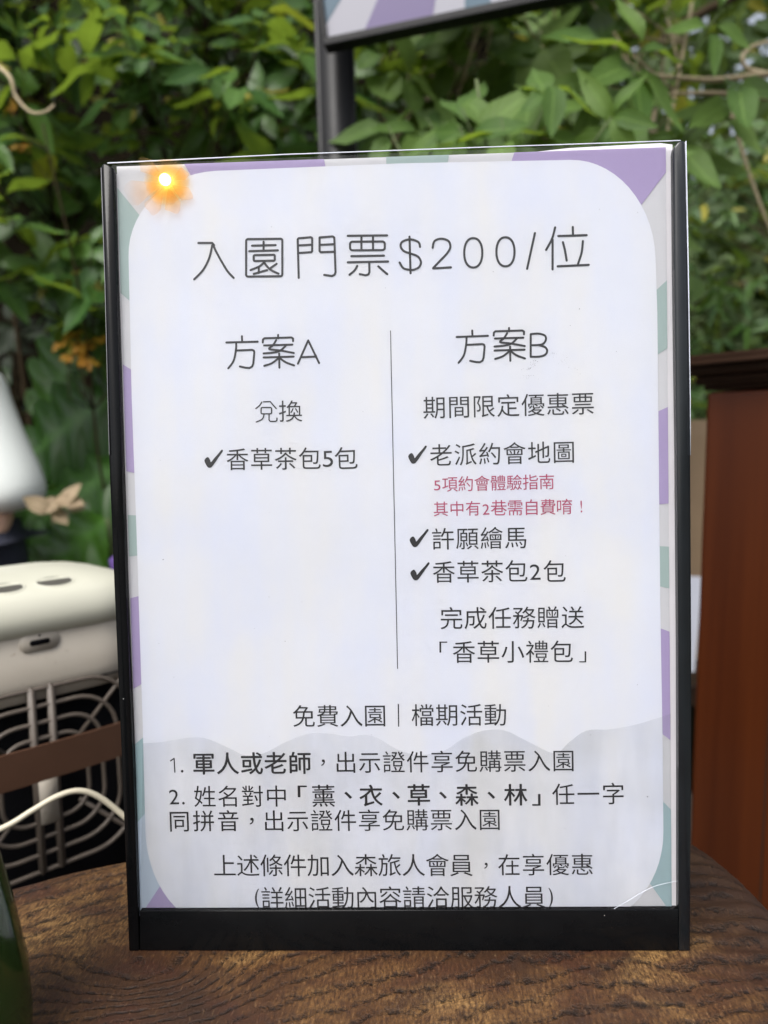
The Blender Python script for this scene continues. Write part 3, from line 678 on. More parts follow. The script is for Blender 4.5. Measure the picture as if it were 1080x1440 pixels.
# ivory cable in front of the fan
cp = [at(-260, 1235, .40), at(-120, 1215, .405), at(0, 1166, .41), at(45, 1140, .415), at(80, 1120, .42), at(110, 1112, .425), at(138, 1120, .43), at(170, 1144, .435), at(210, 1180, .44), at(280, 1240, .45)]
cp += [V((cp[-1].x+.05, cp[-1].y+.05, CZ+.006)), V((cp[-1].x+.12, cp[-1].y+.1, CZ+.005))]
cp = [V((cp[0].x-.05, cp[0].y+.06, CZ+.01)), ] + cp
cb = tube('charging_cable', spline(cp, 8), .0016, M['cable'], None, 10); tag(cb, 'ivory charging cable looping up in front of the fan grille', 'cable')

# small purple pouch behind the fan
pc = at(152, 803, .80); pz0 = CZ
pouch_prof = [(.0, 0), (.030, .002), (.036, .02), (.034, .09), (.022, .16), (.010, pc.z-CZ-.012), (.006, pc.z-CZ), (.0085, pc.z-CZ+.012), (.003, pc.z-CZ+.016), (0, pc.z-CZ+.016)]
po = lathe('cloth_pouch', pouch_prof, M['lavender'], None, 24); po.location = (pc.x+.010, pc.y, CZ-.0); tag(po, 'purple cloth pouch whose tip shows just behind the cream fan', 'pouch')

# ================================================================== green bottle, close at lower left
bx = onz(0, 1440, TZ)
b0 = V((-.1555, -.060, TZ))
prof = [(0, .0), (.028, .0), (.0315, .003), (.0322, .012), (.0318, .030), (.0290, .050), (.0252, .071), (.0200, .092), (.0150, .108), (.0130, .118), (.0130, .150), (.0, .150)]
bt = empty('green_bottle', b0, label='small green glass bottle at the lower left corner on the stump table', cat='bottle')
lathe('glass', prof, M['green_glass'], bt, 48)
lathe('cap', [(.0, .1503), (.0147, .1503), (.0150, .153), (.0150, .165), (.0135, .167), (0, .167)], M['black_metal'], bt, 32)

# ================================================================== cabinet at right
c0 = ony(993, 545, .45)
A_ = V((.58, -.81, 0)).normalized(); Bv = V((.81, .58, 0)).normalized()
cab = empty('wooden_cabinet', (c0.x, c0.y, 0), math.atan2(A_.y, A_.x), label='tall red brown wooden cabinet with stepped dark cornice right of the sign holder', cat='cabinet')
zt = c0.z
cab.rotation_euler.y = R(1.6); cab.rotation_mode = 'XYZ'; cab.rotation_euler = (Matrix.Rotation(R(1.6), 3, 'Y') @ Matrix.Rotation(math.atan2(A_.y, A_.x), 3, 'Z')).to_euler(); cab.location.x -= zt*math.sin(R(1.6))
cw, cdp = .26, .34                                # along A_, along Bv (local -y.. +y)
bmo('side_panel', box((cw/2, cdp/2, (zt-.004)/2), (cw, cdp, zt-.004)), M['redwood'], cab, False, .004, 2)
if 0: bmo('corner_bead', rbox((.0015, -.0005, (zt-.006)/2), (.009, .007, zt-.006), .003, 3), M['redwood'], cab, True)
for z_, h_, ov in ((zt+.000, .004, .003), (zt+.0068, .0085, .010), (zt+.0205, .0180, .022)):
    bmo('cornice', rbox((cw/2, cdp/2, z_), (cw+2*ov, cdp+2*ov, h_), h_*.42, 4), M['moulding'], cab, True)
bmo('plinth', box((cw/2, cdp/2, .04), (cw+.03, cdp+.03, .08)), M['moulding'], cab, False, .004)
for i in range(1):
    bmo('board_joint', box((.075+i*.085, -.0006, (zt-.1)/2+.05), (.0012, .0016, zt-.14)), M['moulding'], cab)

# things standing on a side bench behind the cabinet gap
sb = empty('side_bench', (.42, 1.12, 0), label='plain dark bench behind the cabinet carrying the paper bag', cat='bench')
bmo('bench_top', box((0, 0, .83), (.55, .36, .035)), M['counter'], sb, False, .003)
for x in (-.24, .24):
    for y in (-.14, .14): bmo('leg', box((x, y, .406), (.04, .04, .812)), M['counter'], sb, False, .002)
k0 = ony(975, 590, 1.08)
kb = empty('kraft_bag', (k0.x-.07, 1.13, .8475), R(8), label='brown kraft paper bag seen in the gap between sign holder and cabinet', cat='bag')
hb = k0.z-.8475
secs = []
for z_, sy in ((0, 1), (.02, 1.02), (hb*.5, .95), (hb-.03, .72), (hb-.002, .62)):
    secs.append([V((x, y*sy, z_+(.004*math.sin(x*60) if z_ > .1 else 0))) for x, y in ((-.11, -.05), (-.04, -.053), (.04, -.049), (.11, -.05), (.112, 0), (.11, .05), (0, .047), (-.11, .05))])
v_ = [p for s in secs for p in s]; f_ = []
for j in range(4):
    for i in range(8): f_.append((j*8+i, j*8+(i+1) % 8, (j+1)*8+(i+1) % 8, (j+1)*8+i))
f_.append(tuple(range(8))[::-1]); f_.append(tuple(range(32, 40)))
mk('paper_body', v_, f_, M['kraft'], kb)
wv = ony(980, 808, .90)
wc = empty('white_card', (wv.x, .90, 0), label='folded white card standing between the sign holder and the cabinet', cat='card')
hz = wv.z
bmo('card_leaf', box((-.047, 0, hz-.075), (.10, .0012, .15), Matrix.Rotation(R(4), 3, 'Y')), M['whitecard'], wc)
stn = empty('card_stand', (wv.x-.05, .90, 0), label='slim dark stand holding up the white card beside the cabinet', cat='stand')
bmo('post', box((0, .004, (hz-.1)/2), (.02, .005, hz-.1)), M['black_metal'], stn); bmo('foot', box((0, .004, .006), (.16, .16, .012)), M['black_metal'], stn, False, .002)

# ================================================================== black post and hanging board
PY = .78
pa = ony(445, 150, PY); pb = ony(498, 150, PY); pw = pb.x-pa.x
post = empty('black_post', ((pa.x+pb.x)/2, PY+pw/2, 0), label='square black metal post behind the sign holder', cat='post')
bmo('shaft', rbox((0, 0, 1.35), (pw, pw, 2.7), .006, 4), M['black_metal'], post, True)
bmo('base_plate', box((0, 0, .006), (.16, .16, .012)), M['black_metal'], post, False, .002)
ori = ony(456, 66, PY-.06)
yaw = R(-7); roll = R(5.0)
U = V((math.cos(yaw)*math.cos(roll), math.sin(yaw), math.cos(yaw)*math.sin(roll))).normalized()
W_ = V((-math.sin(roll), 0, math.cos(roll))); Nn = U.cross(W_).normalized(); W_ = Nn.cross(U)*-1 if Nn.cross(U).z < 0 else Nn.cross(U)
board = empty('ray_board', ori, label='black framed board printed with purple, white and teal rays on the post', cat='board')
MB = Matrix((U, W_, U.cross(W_))).transposed()       # local x,y,z(out: towards camera if negative y)
Z_ = U.cross(W_)                                  # points towards camera (-y)
BWd, BHt, fb = .60, .62, .0095
def bl3(x, y, z): return U*x+W_*y+Z_*z
def bbox(name, x0, x1, y0, y1, z0, z1, mat, parent):
    vs_ = [bl3(x, y, z) for z in (z0, z1) for (x, y) in ((x0, y0), (x1, y0), (x1, y1), (x0, y1))]
    bm = bmesh.new(); bv = [bm.verts.new(v) for v in vs_]
    for q in ((0, 1, 2, 3), (4, 5, 6, 7), (0, 1, 5, 4), (1, 2, 6, 5), (2, 3, 7, 6), (3, 0, 4, 7)): bm.faces.new([bv[i] for i in q])
    return bmo(name, bm, mat, parent, False, .0012)
bbox('frame_rail', 0, BWd, 0, fb, -.02, .004, M['black_metal'], board)
bbox('frame_rail', 0, BWd, BHt-fb, BHt, -.02, .004, M['black_metal'], board)
bbox('frame_rail', 0, fb*.6, fb+.0003, BHt-fb-.0003, -.02, .004, M['black_metal'], board)
bbox('frame_rail', BWd-fb*.6, BWd, fb+.0003, BHt-fb-.0003, -.02, .004, M['black_metal'], board)
bbox('backing_panel', fb*.6, BWd-fb*.6, fb, BHt-fb, -.018, -.002, M['black_metal'], board)
def bp(x, y):
    d = ray(x, y); k = (ori-CAM).dot(Z_)/d.dot(Z_); p = CAM+d*k-ori; return (p.dot(U), p.dot(W_))
x0, x1, y0, y1 = fb*.6, BWd-fb*.6, fb, BHt-fb
M['b_white'] = simple('board_white', (.26, .26, .30), .45, .02); M['b_purple'] = simple('board_purple', (.10, .075, .175), .45, .03); M['b_teal'] = simple('board_teal', (.035, .08, .12), .45, .04)  # print colours darkened to carry the shade on the hanging board
mk('print_base', [bl3(x, y, -.0015) for x, y in ((x0, y0), (x1, y0), (x1, y1), (x0, y1))], [(0, 1, 2, 3)], M['b_white'], board)
cB = bp(660, -305)
bnds = [((x1, .30), M['b_teal']), ((x1, .12), None), (bp(800, 6), M['b_purple']), (bp(737, 10), None), (bp(692, 19), M['b_teal']), (bp(653, 24), None), (bp(607, 32), M['b_purple']), (bp(510, 47), None),
        (bp(459, 32), M['b_teal']), (bp(450, -60), None), ((x0, .34), M['b_purple']), ((x0, .5), None), ((.12, y1), M['b_teal']), ((.2, y1), None), ((.32, y1), M['b_purple']), ((.45, y1), None)]
wedge_rays(bnds, [(x0, y0), (x0, y1), (x1, y1), (x1, y0)], cB, 0, board, mapf=lambda s, t_: bl3(s, t_, -.0011))
bbox('bracket', .0, .05, .10, .13, -.034, -.0205, M['black_metal'], board)

# ================================================================== added glowing flower imitating a warm reflection and halo on the cover
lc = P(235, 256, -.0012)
glare_root = empty('glare_flower', face(*lc, -.0010), label='made-up glowing yellow flower imitating a warm reflection on the top left of the notice cover', cat='glare')
def fl(r, a, h=0): return V((1, 0, 0))*r*math.cos(a)+BU*r*math.sin(a)+BN*h
t = NT('glowing_glare_core'); lw = t.n('ShaderNodeLayerWeight', {'Blend': .5})
M['glare_core'] = t.surf(t.n('ShaderNodeEmission', {'Color': t.ramp(lw.outputs['Facing'], [(0, (1, .88, .45)), (.55, (1, .74, .16)), (1, (1, .50, .05))]), 'Strength': 5.0}).outputs[0])
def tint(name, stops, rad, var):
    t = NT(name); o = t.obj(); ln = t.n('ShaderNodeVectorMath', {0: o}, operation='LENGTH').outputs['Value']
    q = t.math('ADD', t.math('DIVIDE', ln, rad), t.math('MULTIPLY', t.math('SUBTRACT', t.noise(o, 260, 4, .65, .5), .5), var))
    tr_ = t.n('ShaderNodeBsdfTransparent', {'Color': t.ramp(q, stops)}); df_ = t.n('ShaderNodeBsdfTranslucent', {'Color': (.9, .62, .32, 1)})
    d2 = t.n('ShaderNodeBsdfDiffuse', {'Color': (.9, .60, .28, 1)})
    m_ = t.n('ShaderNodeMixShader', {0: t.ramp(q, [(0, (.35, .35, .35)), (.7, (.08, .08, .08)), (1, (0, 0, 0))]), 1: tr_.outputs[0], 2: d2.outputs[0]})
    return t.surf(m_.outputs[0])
M['amber'] = tint('amber_halo_tint', [(0, (1, .66, .14)), (.55, (1, .70, .24)), (.82, (1, .84, .60)), (1, (1, 1, 1))], .0092, .30)  # colour fades outward to imitate the reflection's halo
M['halo_petal'] = tint('pale_peach_halo', [(0, (1, .86, .74)), (.75, (1, .90, .84)), (1, (1, .97, .95))], .016, .3)
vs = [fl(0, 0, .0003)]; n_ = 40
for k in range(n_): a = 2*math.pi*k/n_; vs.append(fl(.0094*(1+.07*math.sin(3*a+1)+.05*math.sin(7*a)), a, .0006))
mk('halo_disc', vs, [(0, 1+k, 1+(k+1) % n_) for k in range(n_)], M['amber'], glare_root)
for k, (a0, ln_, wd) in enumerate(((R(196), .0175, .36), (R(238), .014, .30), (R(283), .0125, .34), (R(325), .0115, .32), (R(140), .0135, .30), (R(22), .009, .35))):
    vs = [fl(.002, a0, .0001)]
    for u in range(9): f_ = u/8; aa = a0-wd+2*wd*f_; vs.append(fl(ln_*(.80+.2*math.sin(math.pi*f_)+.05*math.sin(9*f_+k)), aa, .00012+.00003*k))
    mk('halo_petal', vs, [(0, u, u+1) for u in range(1, 9)], M['halo_petal'], glare_root)
bm = bmesh.new(); bmesh.ops.create_uvsphere(bm, u_segments=20, v_segments=12, radius=.0023, matrix=Matrix.Translation(BN*.0022)); bmo('glare_core', bm, M['glare_core'], glare_root, True)

# ================================================================== person at the left edge
def skin_mesh(name, nodes, edges, mat, parent, sub=2):
    me = bpy.data.meshes.new(name); me.from_pydata([n_[0] for n_ in nodes], edges, []); me.update()
    o_ = link(bpy.data.objects.new(name, me))
    m1 = o_.modifiers.new('s', 'SKIN'); me.skin_vertices  # radii
    for i, n_ in enumerate(nodes):
        r_ = n_[1]; me.skin_vertices[0].data[i].radius = (r_, r_) if not isinstance(r_, tuple) else r_
        me.skin_vertices[0].data[i].use_root = (i == 0)
    m2 = o_.modifiers.new('d', 'SUBSURF'); m2.levels = sub; m2.render_levels = sub
    bpy.context.view_layer.update()
    dg = bpy.context.evaluated_depsgraph_get(); me2 = bpy.data.meshes.new_from_object(o_.evaluated_get(dg))
    bpy.data.objects.remove(o_)
    me2.materials.clear(); me2.materials.append(mat)
    me2.polygons.foreach_set('use_smooth', [True]*len(me2.polygons))
    o2 = link(bpy.data.objects.new(name, me2)); o2.parent = parent; return o2
PX, PYy = -.855, 1.02
per = empty('person', (PX, PYy, 0), label='person in a loose white short sleeved shirt and dark trousers at the left edge', cat='person')
def p3(x, y, z): return (x, y, z)
nodes = [(p3(0, 0, .90), (.13, .10)), (p3(0, 0, 1.05), (.115, .085)), (p3(0, .0, 1.20), (.125, .09)), (p3(0, 0, 1.33), (.12, .08)), (p3(0, .0, 1.39), (.06, .055)), (p3(0, -.01, 1.45), (.048, .05)),
         (p3(0, -.015, 1.50), (.065, .08)), (p3(0, -.015, 1.57), (.078, .095)), (p3(0, -.01, 1.64), (.06, .075)),
         (p3(.115, 0, 1.335), .036), (p3(.140, .0, 1.22), .030), (p3(.140, -.01, 1.12), .027), (p3(.09, -.19, 1.07), .026), (p3(.03, -.27, 1.08), .022),
         (p3(-.14, 0, 1.34), .052), (p3(-.19, 0, 1.22), .042), (p3(-.205, -.01, 1.08), .036), (p3(-.10, -.20, 1.05), .028), (p3(-.03, -.27, 1.08), .022),
         (p3(.085, 0, .82), .085), (p3(.09, -.01, .48), .055), (p3(.09, .02, .10), .036), (p3(.095, -.10, .035), .03),
         (p3(-.085, 0, .82), .085), (p3(-.09, -.01, .48), .055), (p3(-.09, .02, .10), .036), (p3(-.095, -.10, .035), .03)]
edges = [(0, 1), (1, 2), (2, 3), (3, 4), (4, 5), (5, 6), (6, 7), (7, 8), (3, 9), (9, 10), (10, 11), (11, 12), (12, 13), (3, 14), (14, 15), (15, 16), (16, 17), (17, 18), (0, 19), (19, 20), (20, 21), (21, 22), (0, 23), (23, 24), (24, 25), (25, 26)]
body = skin_mesh('body', nodes, edges, M['skin'], per)
for hx in (1, -1):                                # fingers of both clasped hands
    for k in range(5):
        a = V((hx*(.028-.004*k), -.272-.004*k, 1.098-.012*k)); ln = (.045, .06, .065, .06, .048)[k]
        tube('finger', spline([a, a+V((-hx*ln*.45, -.012, .002)), a+V((-hx*ln*.9, .004, -.004))], 4), lambda u: .0085-.002*u, M['skin'], body, 8)
ns = [(p3(0, 0, 1.13), (.165, .125)), (p3(0, 0, 1.20), (.158, .118)), (p3(0, 0, 1.32), (.138, .092)), (p3(0, 0, 1.385), (.075, .065)), (p3(.115, 0, 1.345), .066), (p3(.140, -.01, 1.26), .062), (p3(.164, -.014, 1.20), .066), (p3(.172, -.014, 1.145), .068), (p3(-.13, 0, 1.345), .070), (p3(-.165, -.005, 1.26), .066), (p3(-.19, -.01, 1.175), .068)]
es = [(0, 1), (1, 2), (2, 3), (2, 4), (4, 5), (5, 6), (6, 7), (2, 8), (8, 9), (9, 10)]
skin_mesh('shirt', ns, es, M['shirt'], per)
nt_ = [(p3(0, 0, .98), (.178, .13)), (p3(0, 0, 1.10), (.176, .128)), (p3(0, 0, .88), (.17, .13)), (p3(.09, 0, .78), .105), (p3(.095, 0, .45), .085), (p3(.095, .015, .09), .07), (p3(-.09, 0, .78), .105), (p3(-.095, 0, .45), .085), (p3(-.095, .015, .09), .07)]
skin_mesh('trousers', nt_, [(0, 1), (0, 2), (2, 3), (3, 4), (4, 5), (2, 6), (6, 7), (7, 8)], M['dark_cloth'], per)
skin_mesh('hair', [(p3(0, .015, 1.60), (.085, .09)), (p3(0, .01, 1.665), (.066, .075)), (p3(0, .05, 1.50), (.07, .04))], [(0, 1), (0, 2)], M['hair'], per)
for ex_ in (-.03, .03): lathe('eye', [(0, -.008), (.008, -.004), (.009, 0), (.008, .004), (0, .008)], M['eye'], per, 12, (ex_, -.098, 1.565))
tube('mouth', [V((-.022, -.092, 1.505)), V((0, -.102, 1.503)), V((.022, -.092, 1.505))], .004, M['lip'], per, 8)
tube('nose', [V((0, -.100, 1.56)), V((0, -.118, 1.532)), V((0, -.104, 1.526))], lambda u: .006+.005*u, M['skin'], per, 8)
for ex_ in (-.083, .083): lathe('ear', [(0, -.03), (.012, -.018), (.014, .01), (.008, .028), (0, .03)], M['skin'], per, 10, (ex_, -.005, 1.555))
for ex_ in (-.095, .095): bmo('shoe', rbox((ex_, -.05, .035), (.09, .25, .07), .025, 4), M['dark_cloth'], per, True)

# ================================================================== foliage
def leaf_mesh(kind):
    # y along the leaf 0..1, x across; folded along the midrib, drooping to the tip
    vs_ = []; fs_ = []; uv = []
    if kind == 'lance': prof = [(0, .012), (.10, .085), (.28, .17), (.48, .19), (.68, .145), (.86, .065), (1, .004)]; fold, droop = .35, .28
    elif kind == 'oval': prof = [(0, .015), (.08, .13), (.26, .27), (.48, .31), (.68, .25), (.86, .12), (1, .004)]; fold, droop = .22, .22
    else: prof = [(0, .02), (.15, .10), (.35, .14), (.6, .13), (.85, .06), (1, .004)]; fold, droop = .25, .35
    n_ = len(prof)
    for i, (y, w_) in enumerate(prof):
        z = -droop*y*y+.05*math.sin(y*7)
        for x in (-w_, 0, w_):
            vs_.append((x, y, z+abs(x)*fold+(.012*math.sin(y*19+x*9) if x else 0))); uv.append((x/max(w_, .03), y, 0))
    for i in range(n_-1):
        for k in range(2): a = i*3+k; fs_.append((a, a+1, a+4, a+3))
    return np.array(vs_), fs_, np.array(uv)
LM = {k: leaf_mesh(k) for k in ('lance', 'oval', 'slim')}
def leaf_data(kind, mat):
    v, f, uv = LM[kind]; me = bpy.data.meshes.new('leaf'); me.from_pydata(v.tolist(), [], f); me.update()
    at_ = me.attributes.new('leafuv', 'FLOAT_VECTOR', 'POINT'); at_.data.foreach_set('vector', uv.astype(np.float32).ravel())
    me.materials.append(mat); me.polygons.foreach_set('use_smooth', [True]*len(me.polygons)); return me
def basis(d, nrm):                                # columns: x across, y along leaf, z normal
    d = d/np.linalg.norm(d); x = np.cross(d, nrm); x /= (np.linalg.norm(x)+1e-9); z = np.cross(x, d); return np.stack([x, d, z], 1)
NC = np.array(CAM)
def in_view(p):
    q = CR.transposed() @ (V(p)-CAM)
    if q.z > -.05: return False
    return abs(q.x/-q.z) < .54 and abs(q.y/-q.z) < .70
def foliage(name, label, cat, tips, kind, size, mat, base_pts, stem_mat, n_parts=300, per_tip=(4, 7), group=None, spread=1.0, stemr=.006, face_cam=.5, extra_back=None, twigs=True):
    root = empty(name, (float(base_pts[0][0]), float(base_pts[0][1]), 0), label=label, cat=cat, group=group)
    o0 = np.array([base_pts[0][0], base_pts[0][1], 0.])
    leaves = []
    for tp in tips:
        ax = np.array([rng.normal(0, .35), -face_cam+rng.normal(0, .35), .55+rng.normal(0, .3)]); ax /= np.linalg.norm(ax)
        m = rng.integers(*per_tip); ph0 = rng.uniform(0, 6.28)
        e1 = np.cross(ax, [0.3, .2, 1.]); e1 /= np.linalg.norm(e1); e2 = np.cross(ax, e1)
        for k in range(m):
            a = ph0+2*math.pi*k/m+rng.normal(0, .25); tilt = rng.uniform(.15, .55)
            d = (e1*math.cos(a)+e2*math.sin(a))*math.cos(tilt)+ax*math.sin(tilt)*.9-np.array([0, 0, .22])
            s_ = size*rng.uniform(.6, 1.25); nrm = ax+rng.normal(0, .25, 3)
            off = ax*rng.uniform(-.5, .1)*size*spread
            leaves.append((np.asarray(tp)+off+d*.05*size, basis(d, nrm)*s_*np.array([[rng.uniform(.85, 1.2), 1, 1]])))
    vis = [in_view(l[0]+l[1][:, 1]*.5) for l in leaves]
    key = [(0 if v_ else 1, np.linalg.norm(l[0]-NC)) for l, v_ in zip(leaves, vis)]
    order = sorted(range(len(leaves)), key=lambda i: key[i])
    me = leaf_data(kind, mat)
    for i in order[:n_parts]:
        p, Bm = leaves[i]; o_ = bpy.data.objects.new('leaf', me); COL.objects.link(o_); o_.parent = root
        m4 = Matrix([[Bm[r_, c_] for c_ in range(3)]+[p[r_]-o0[r_]] for r_ in range(3)]+[[0, 0, 0, 1]]); o_.matrix_local = m4
    rest = order[n_parts:]
    if rest:
        v, f, uv = LM[kind]; nv = len(v); fa = np.array(f)
        VV = np.concatenate([v @ leaves[i][1].T+(leaves[i][0]-o0) for i in rest]); FF = np.concatenate([fa+j*nv for j in range(len(rest))])
        m2 = bpy.data.meshes.new('foliage'); m2.from_pydata(VV.tolist(), [], FF.tolist()); m2.update()
        at_ = m2.attributes.new('leafuv', 'FLOAT_VECTOR', 'POINT'); at_.data.foreach_set('vector', np.tile(uv, (len(rest), 1)).astype(np.float32).ravel())
        m2.materials.append(mat); m2.polygons.foreach_set('use_smooth', [True]*len(m2.polygons))
        o_ = bpy.data.objects.new('foliage', m2); COL.objects.link(o_); o_.parent = root; o_['kind'] = 'stuff'
    # stems
    vs_, fs_ = [], []; O = V(o0)
    T = np.array(tips); stems = []
    for bp_ in base_pts:
        zt_ = float(T[:, 2].max()); pth = []; x, y = bp_[0], bp_[1]
        tx = float(np.clip(x+rng.normal(0, .2), T[:, 0].min(), T[:, 0].max())); ty = float(T[:, 1].mean()+rng.normal(0, .08))
        for k in range(7):
            u = k/6; pth.append(V((x+(tx-x)*u**1.3+rng.normal(0, .025), y+(ty-y)*u+rng.normal(0, .02), zt_*u*.96)))
        pth = spline(pth, 5); stems.append(pth); tube_data([p-O for p in pth], lambda u, r_=stemr: r_*(1.6-1.2*u), 6, False, vs_, fs_)
    if twigs:
        SP = np.array([[p.x, p.y, p.z] for s in stems for p in s])
        for tp in tips:
            q = SP.copy(); dd = np.linalg.norm(q-tp-np.array([0, 0, -.12]), axis=1); j = int(dd.argmin()); a = V(SP[j]); b = V(tp)
            mid = (a+b)/2+V((rng.normal(0, .015), rng.normal(0, .015), -.03)); tube_data([p-O for p in (a, mid, b)], lambda u: stemr*(.42-.22*u), 4, False, vs_, fs_)
    mk('stem', vs_, fs_, stem_mat, root, True)
    return root
def box_tips(n_, xr, yr, zr, f=None):
    out = []
    while len(out) < n_:
        p = np.array([rng.uniform(*xr), rng.uniform(*yr), rng.uniform(*zr)])
        if f is None or f(p): out.append(p)
    return out
def bases(n_, xr, y): return [(rng.uniform(*xr), y+rng.normal(0, .06), 0) for _ in range(n_)]
grp = 'leafy shrubs of the hedge'
# clumping field so that dark hollows show between sprays
def clump(p, s=3.6, th=.0, ph=0):
    return (math.sin(p[0]*s*2.1+ph+1.3*math.sin(p[2]*s*1.1))+math.sin(p[2]*s*2.6+p[0]*s*.8+ph*2)) > th
foliage('hedge_shrub', 'glossy mid green shrub with drooping leaf sprays at upper left, beside the frame edge', 'shrub', box_tips(210, (-1.15, -.5), (1.05, 1.55), (1.45, 2.35), lambda p: clump(p, 3.4, -.5)), 'lance', .092, M['leaf_mid'], bases(6, (-1.1, -.5), 1.5), M['bark'], group=grp)
foliage('hedge_shrub', 'bright leafed shrub between the left shrub and the black post', 'shrub', box_tips(200, (-.55, -.05), (1.05, 1.6), (1.42, 2.35), lambda p: clump(p, 3.2, -.6, 2)), 'lance', .088, M['leaf_mid'], bases(5, (-.5, -.1), 1.5), M['bark'], group=grp)
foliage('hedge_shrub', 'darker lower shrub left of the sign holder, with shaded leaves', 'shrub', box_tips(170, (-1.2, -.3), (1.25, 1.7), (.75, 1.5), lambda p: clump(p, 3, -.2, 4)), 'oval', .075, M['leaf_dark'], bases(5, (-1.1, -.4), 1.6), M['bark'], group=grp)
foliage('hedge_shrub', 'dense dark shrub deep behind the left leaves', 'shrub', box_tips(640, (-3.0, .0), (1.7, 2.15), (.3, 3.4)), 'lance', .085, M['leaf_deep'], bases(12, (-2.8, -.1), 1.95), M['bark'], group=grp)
foliage('hedge_shrub', 'pale green shrub right of the black post above the notice', 'shrub', box_tips(190, (-.05, .55), (1.05, 1.6), (1.45, 2.25), lambda p: clump(p, 3.1, -.5, 1)), 'oval', .075, M['leaf_pale'], bases(5, (0, .5), 1.5), M['twig'], group=grp)
foliage('hedge_shrub', 'fine leaved green shrub above the wooden cabinet at right', 'shrub', box_tips(360, (.45, 1.25), (1.5, 2.2), (.85, 2.0), lambda p: clump(p, 3.5, -.5, 3)), 'slim', .055, M['leaf_mid'], bases(4, (.5, 1.2), 1.9), M['bark'], group=grp)
foliage('hedge_shrub', 'shaded shrub behind the price notice and cabinet', 'shrub', box_tips(430, (-.1, 1.7), (2.0, 2.5), (.4, 2.15)), 'lance', .075, M['leaf_far'], bases(8, (0, 1.6), 2.25), M['bark'], group=grp)
# near broad pale leaves over the top of the holder (blurred)
near = [np.array(at(x, y, d)) for x, y, d in ((650, 150, .92), (705, 165, .85), (775, 125, .86), (640, 180, .95), (600, 165, 1.0), (860, 165, .85), (850, 75, .95), (900, 70, .9), (740, 180, .9), (545, 175, 1.0), (1010, 20, .9), (950, 190, .98))]
foliage('broadleaf_sapling', 'near sapling with large pale blurred leaves above the notice right of the post', 'sapling', [n_ for n_ in near+[n_+np.array([rng.normal(0, .05), abs(rng.normal(0, .06)), -abs(rng.normal(0, .03))]) for n_ in near]], 'lance', .078, M['leaf_lime'], [(.36, .95, 0), (.2, 1.0, 0)], M['vine'], per_tip=(4, 7), stemr=.005, face_cam=.7)
# background wood with light coming through at the upper right
def far_f(p):
    return not (p[2] > 2.9+.25*math.sin(p[0]*3) and rng.random() < .62)
far_tips = box_tips(3600, (-.6, 4.2), (3.4, 5.0), (.3, 4.4), far_f)
def far_wood():
    v, f, uv = LM['lance']; fa = np.array(f); nv = len(v); VV = []; FF = []; k = 0
    for tp in far_tips:
        for _ in range(6):
            d = rng.normal(0, 1, 3); d[2] -= .3; s_ = rng.uniform(.12, .22); p = tp+rng.normal(0, .12, 3)
            VV.append(v @ (basis(d, rng.normal(0, 1, 3)+np.array([0, -.6, .8]))*s_).T+p); FF.append(fa+k*nv); k += 1
    me = bpy.data.meshes.new('distant_wood'); me.from_pydata(np.concatenate(VV).tolist(), [], np.concatenate(FF).tolist()); me.update()
    at_ = me.attributes.new('leafuv', 'FLOAT_VECTOR', 'POINT'); at_.data.foreach_set('vector', np.tile(uv, (k, 1)).astype(np.float32).ravel())
    me.materials.append(M['leaf_far']); o_ = bpy.data.objects.new('distant_wood', me); COL.objects.link(o_)
    tag(o_, 'distant wooded mass of leaves behind the hedge with sky glinting through', 'foliage', kind='stuff')
far_wood()
for i, (x, y, r_, lab) in enumerate(((.9, 3.3, .07, 'brown tree trunk far back above the cabinet'), (2.2, 3.8, .10, 'thicker far tree trunk beyond the right frame edge'), (-.6, 3.9, .08, 'far tree trunk behind the left hedge'))):
    tr_ = empty('background_tree', (x, y, 0), label=lab, cat='tree', group='trees behind the hedge')
    tube('trunk', spline([V((0, 0, 0)), V((.05, 0, 1.4)), V((-.05, .05, 2.8)), V((.1, 0, 5))], 5), lambda u, r0=r_: r0*(1-.6*u), M['bark'], tr_, 12)
    for k in range(5):
        a = V((.0, .0, 1.6+.6*k)); s = (-1)**k
        tube('limb', spline([a, a+V((s*.4, -.1, .25)), a+V((s*.9, -.2, .35))], 4), lambda u: .03-.02*u, M['bark'], tr_, 8)
# pale bare branches at upper right
def branch(label, pts, r0):
    p = [at(*q) for q in pts]; o_ = tube('bare_branch', spline(p, 7), lambda u: r0*(1-.5*u), M['twig'], None, 8)
    tag(o_, label, 'branch'); return o_
b1 = branch('pale thick branch crossing the top right corner, higher of two', [(1180, 95, 1.15), (1080, 104, 1.17), (1010, 112, 1.2), (960, 110, 1.22), (900, 104, 1.25), (840, 96, 1.3)], .0055)
b2 = branch('pale branch running below the thicker one at upper right', [(1180, 150, 1.15), (1080, 138, 1.18), (1030, 132, 1.2), (975, 131, 1.22), (915, 133, 1.25), (860, 128, 1.3)], .0048)
b3 = branch('curled pale twig hooking down at the top right', [(1080, 104, 1.17), (1052, 97, 1.18), (1044, 84, 1.18), (1050, 72, 1.19), (1075, 60, 1.2), (1180, 40, 1.25)], .0042)
b4 = branch('thin pale twig hanging behind the holder corner at right', [(1028, 132, 1.2), (1029, 160, 1.2), (1040, 200, 1.2), (1052, 240, 1.2), (1070, 290, 1.2), (1085, 330, 1.2), (1110, 420, 1.2)], .0036)
b5 = branch('slender dark twig curving down above the right bar', [(905, 132, 1.26), (920, 160, 1.26), (905, 190, 1.25), (890, 230, 1.25), (860, 300, 1.28)], .0035)
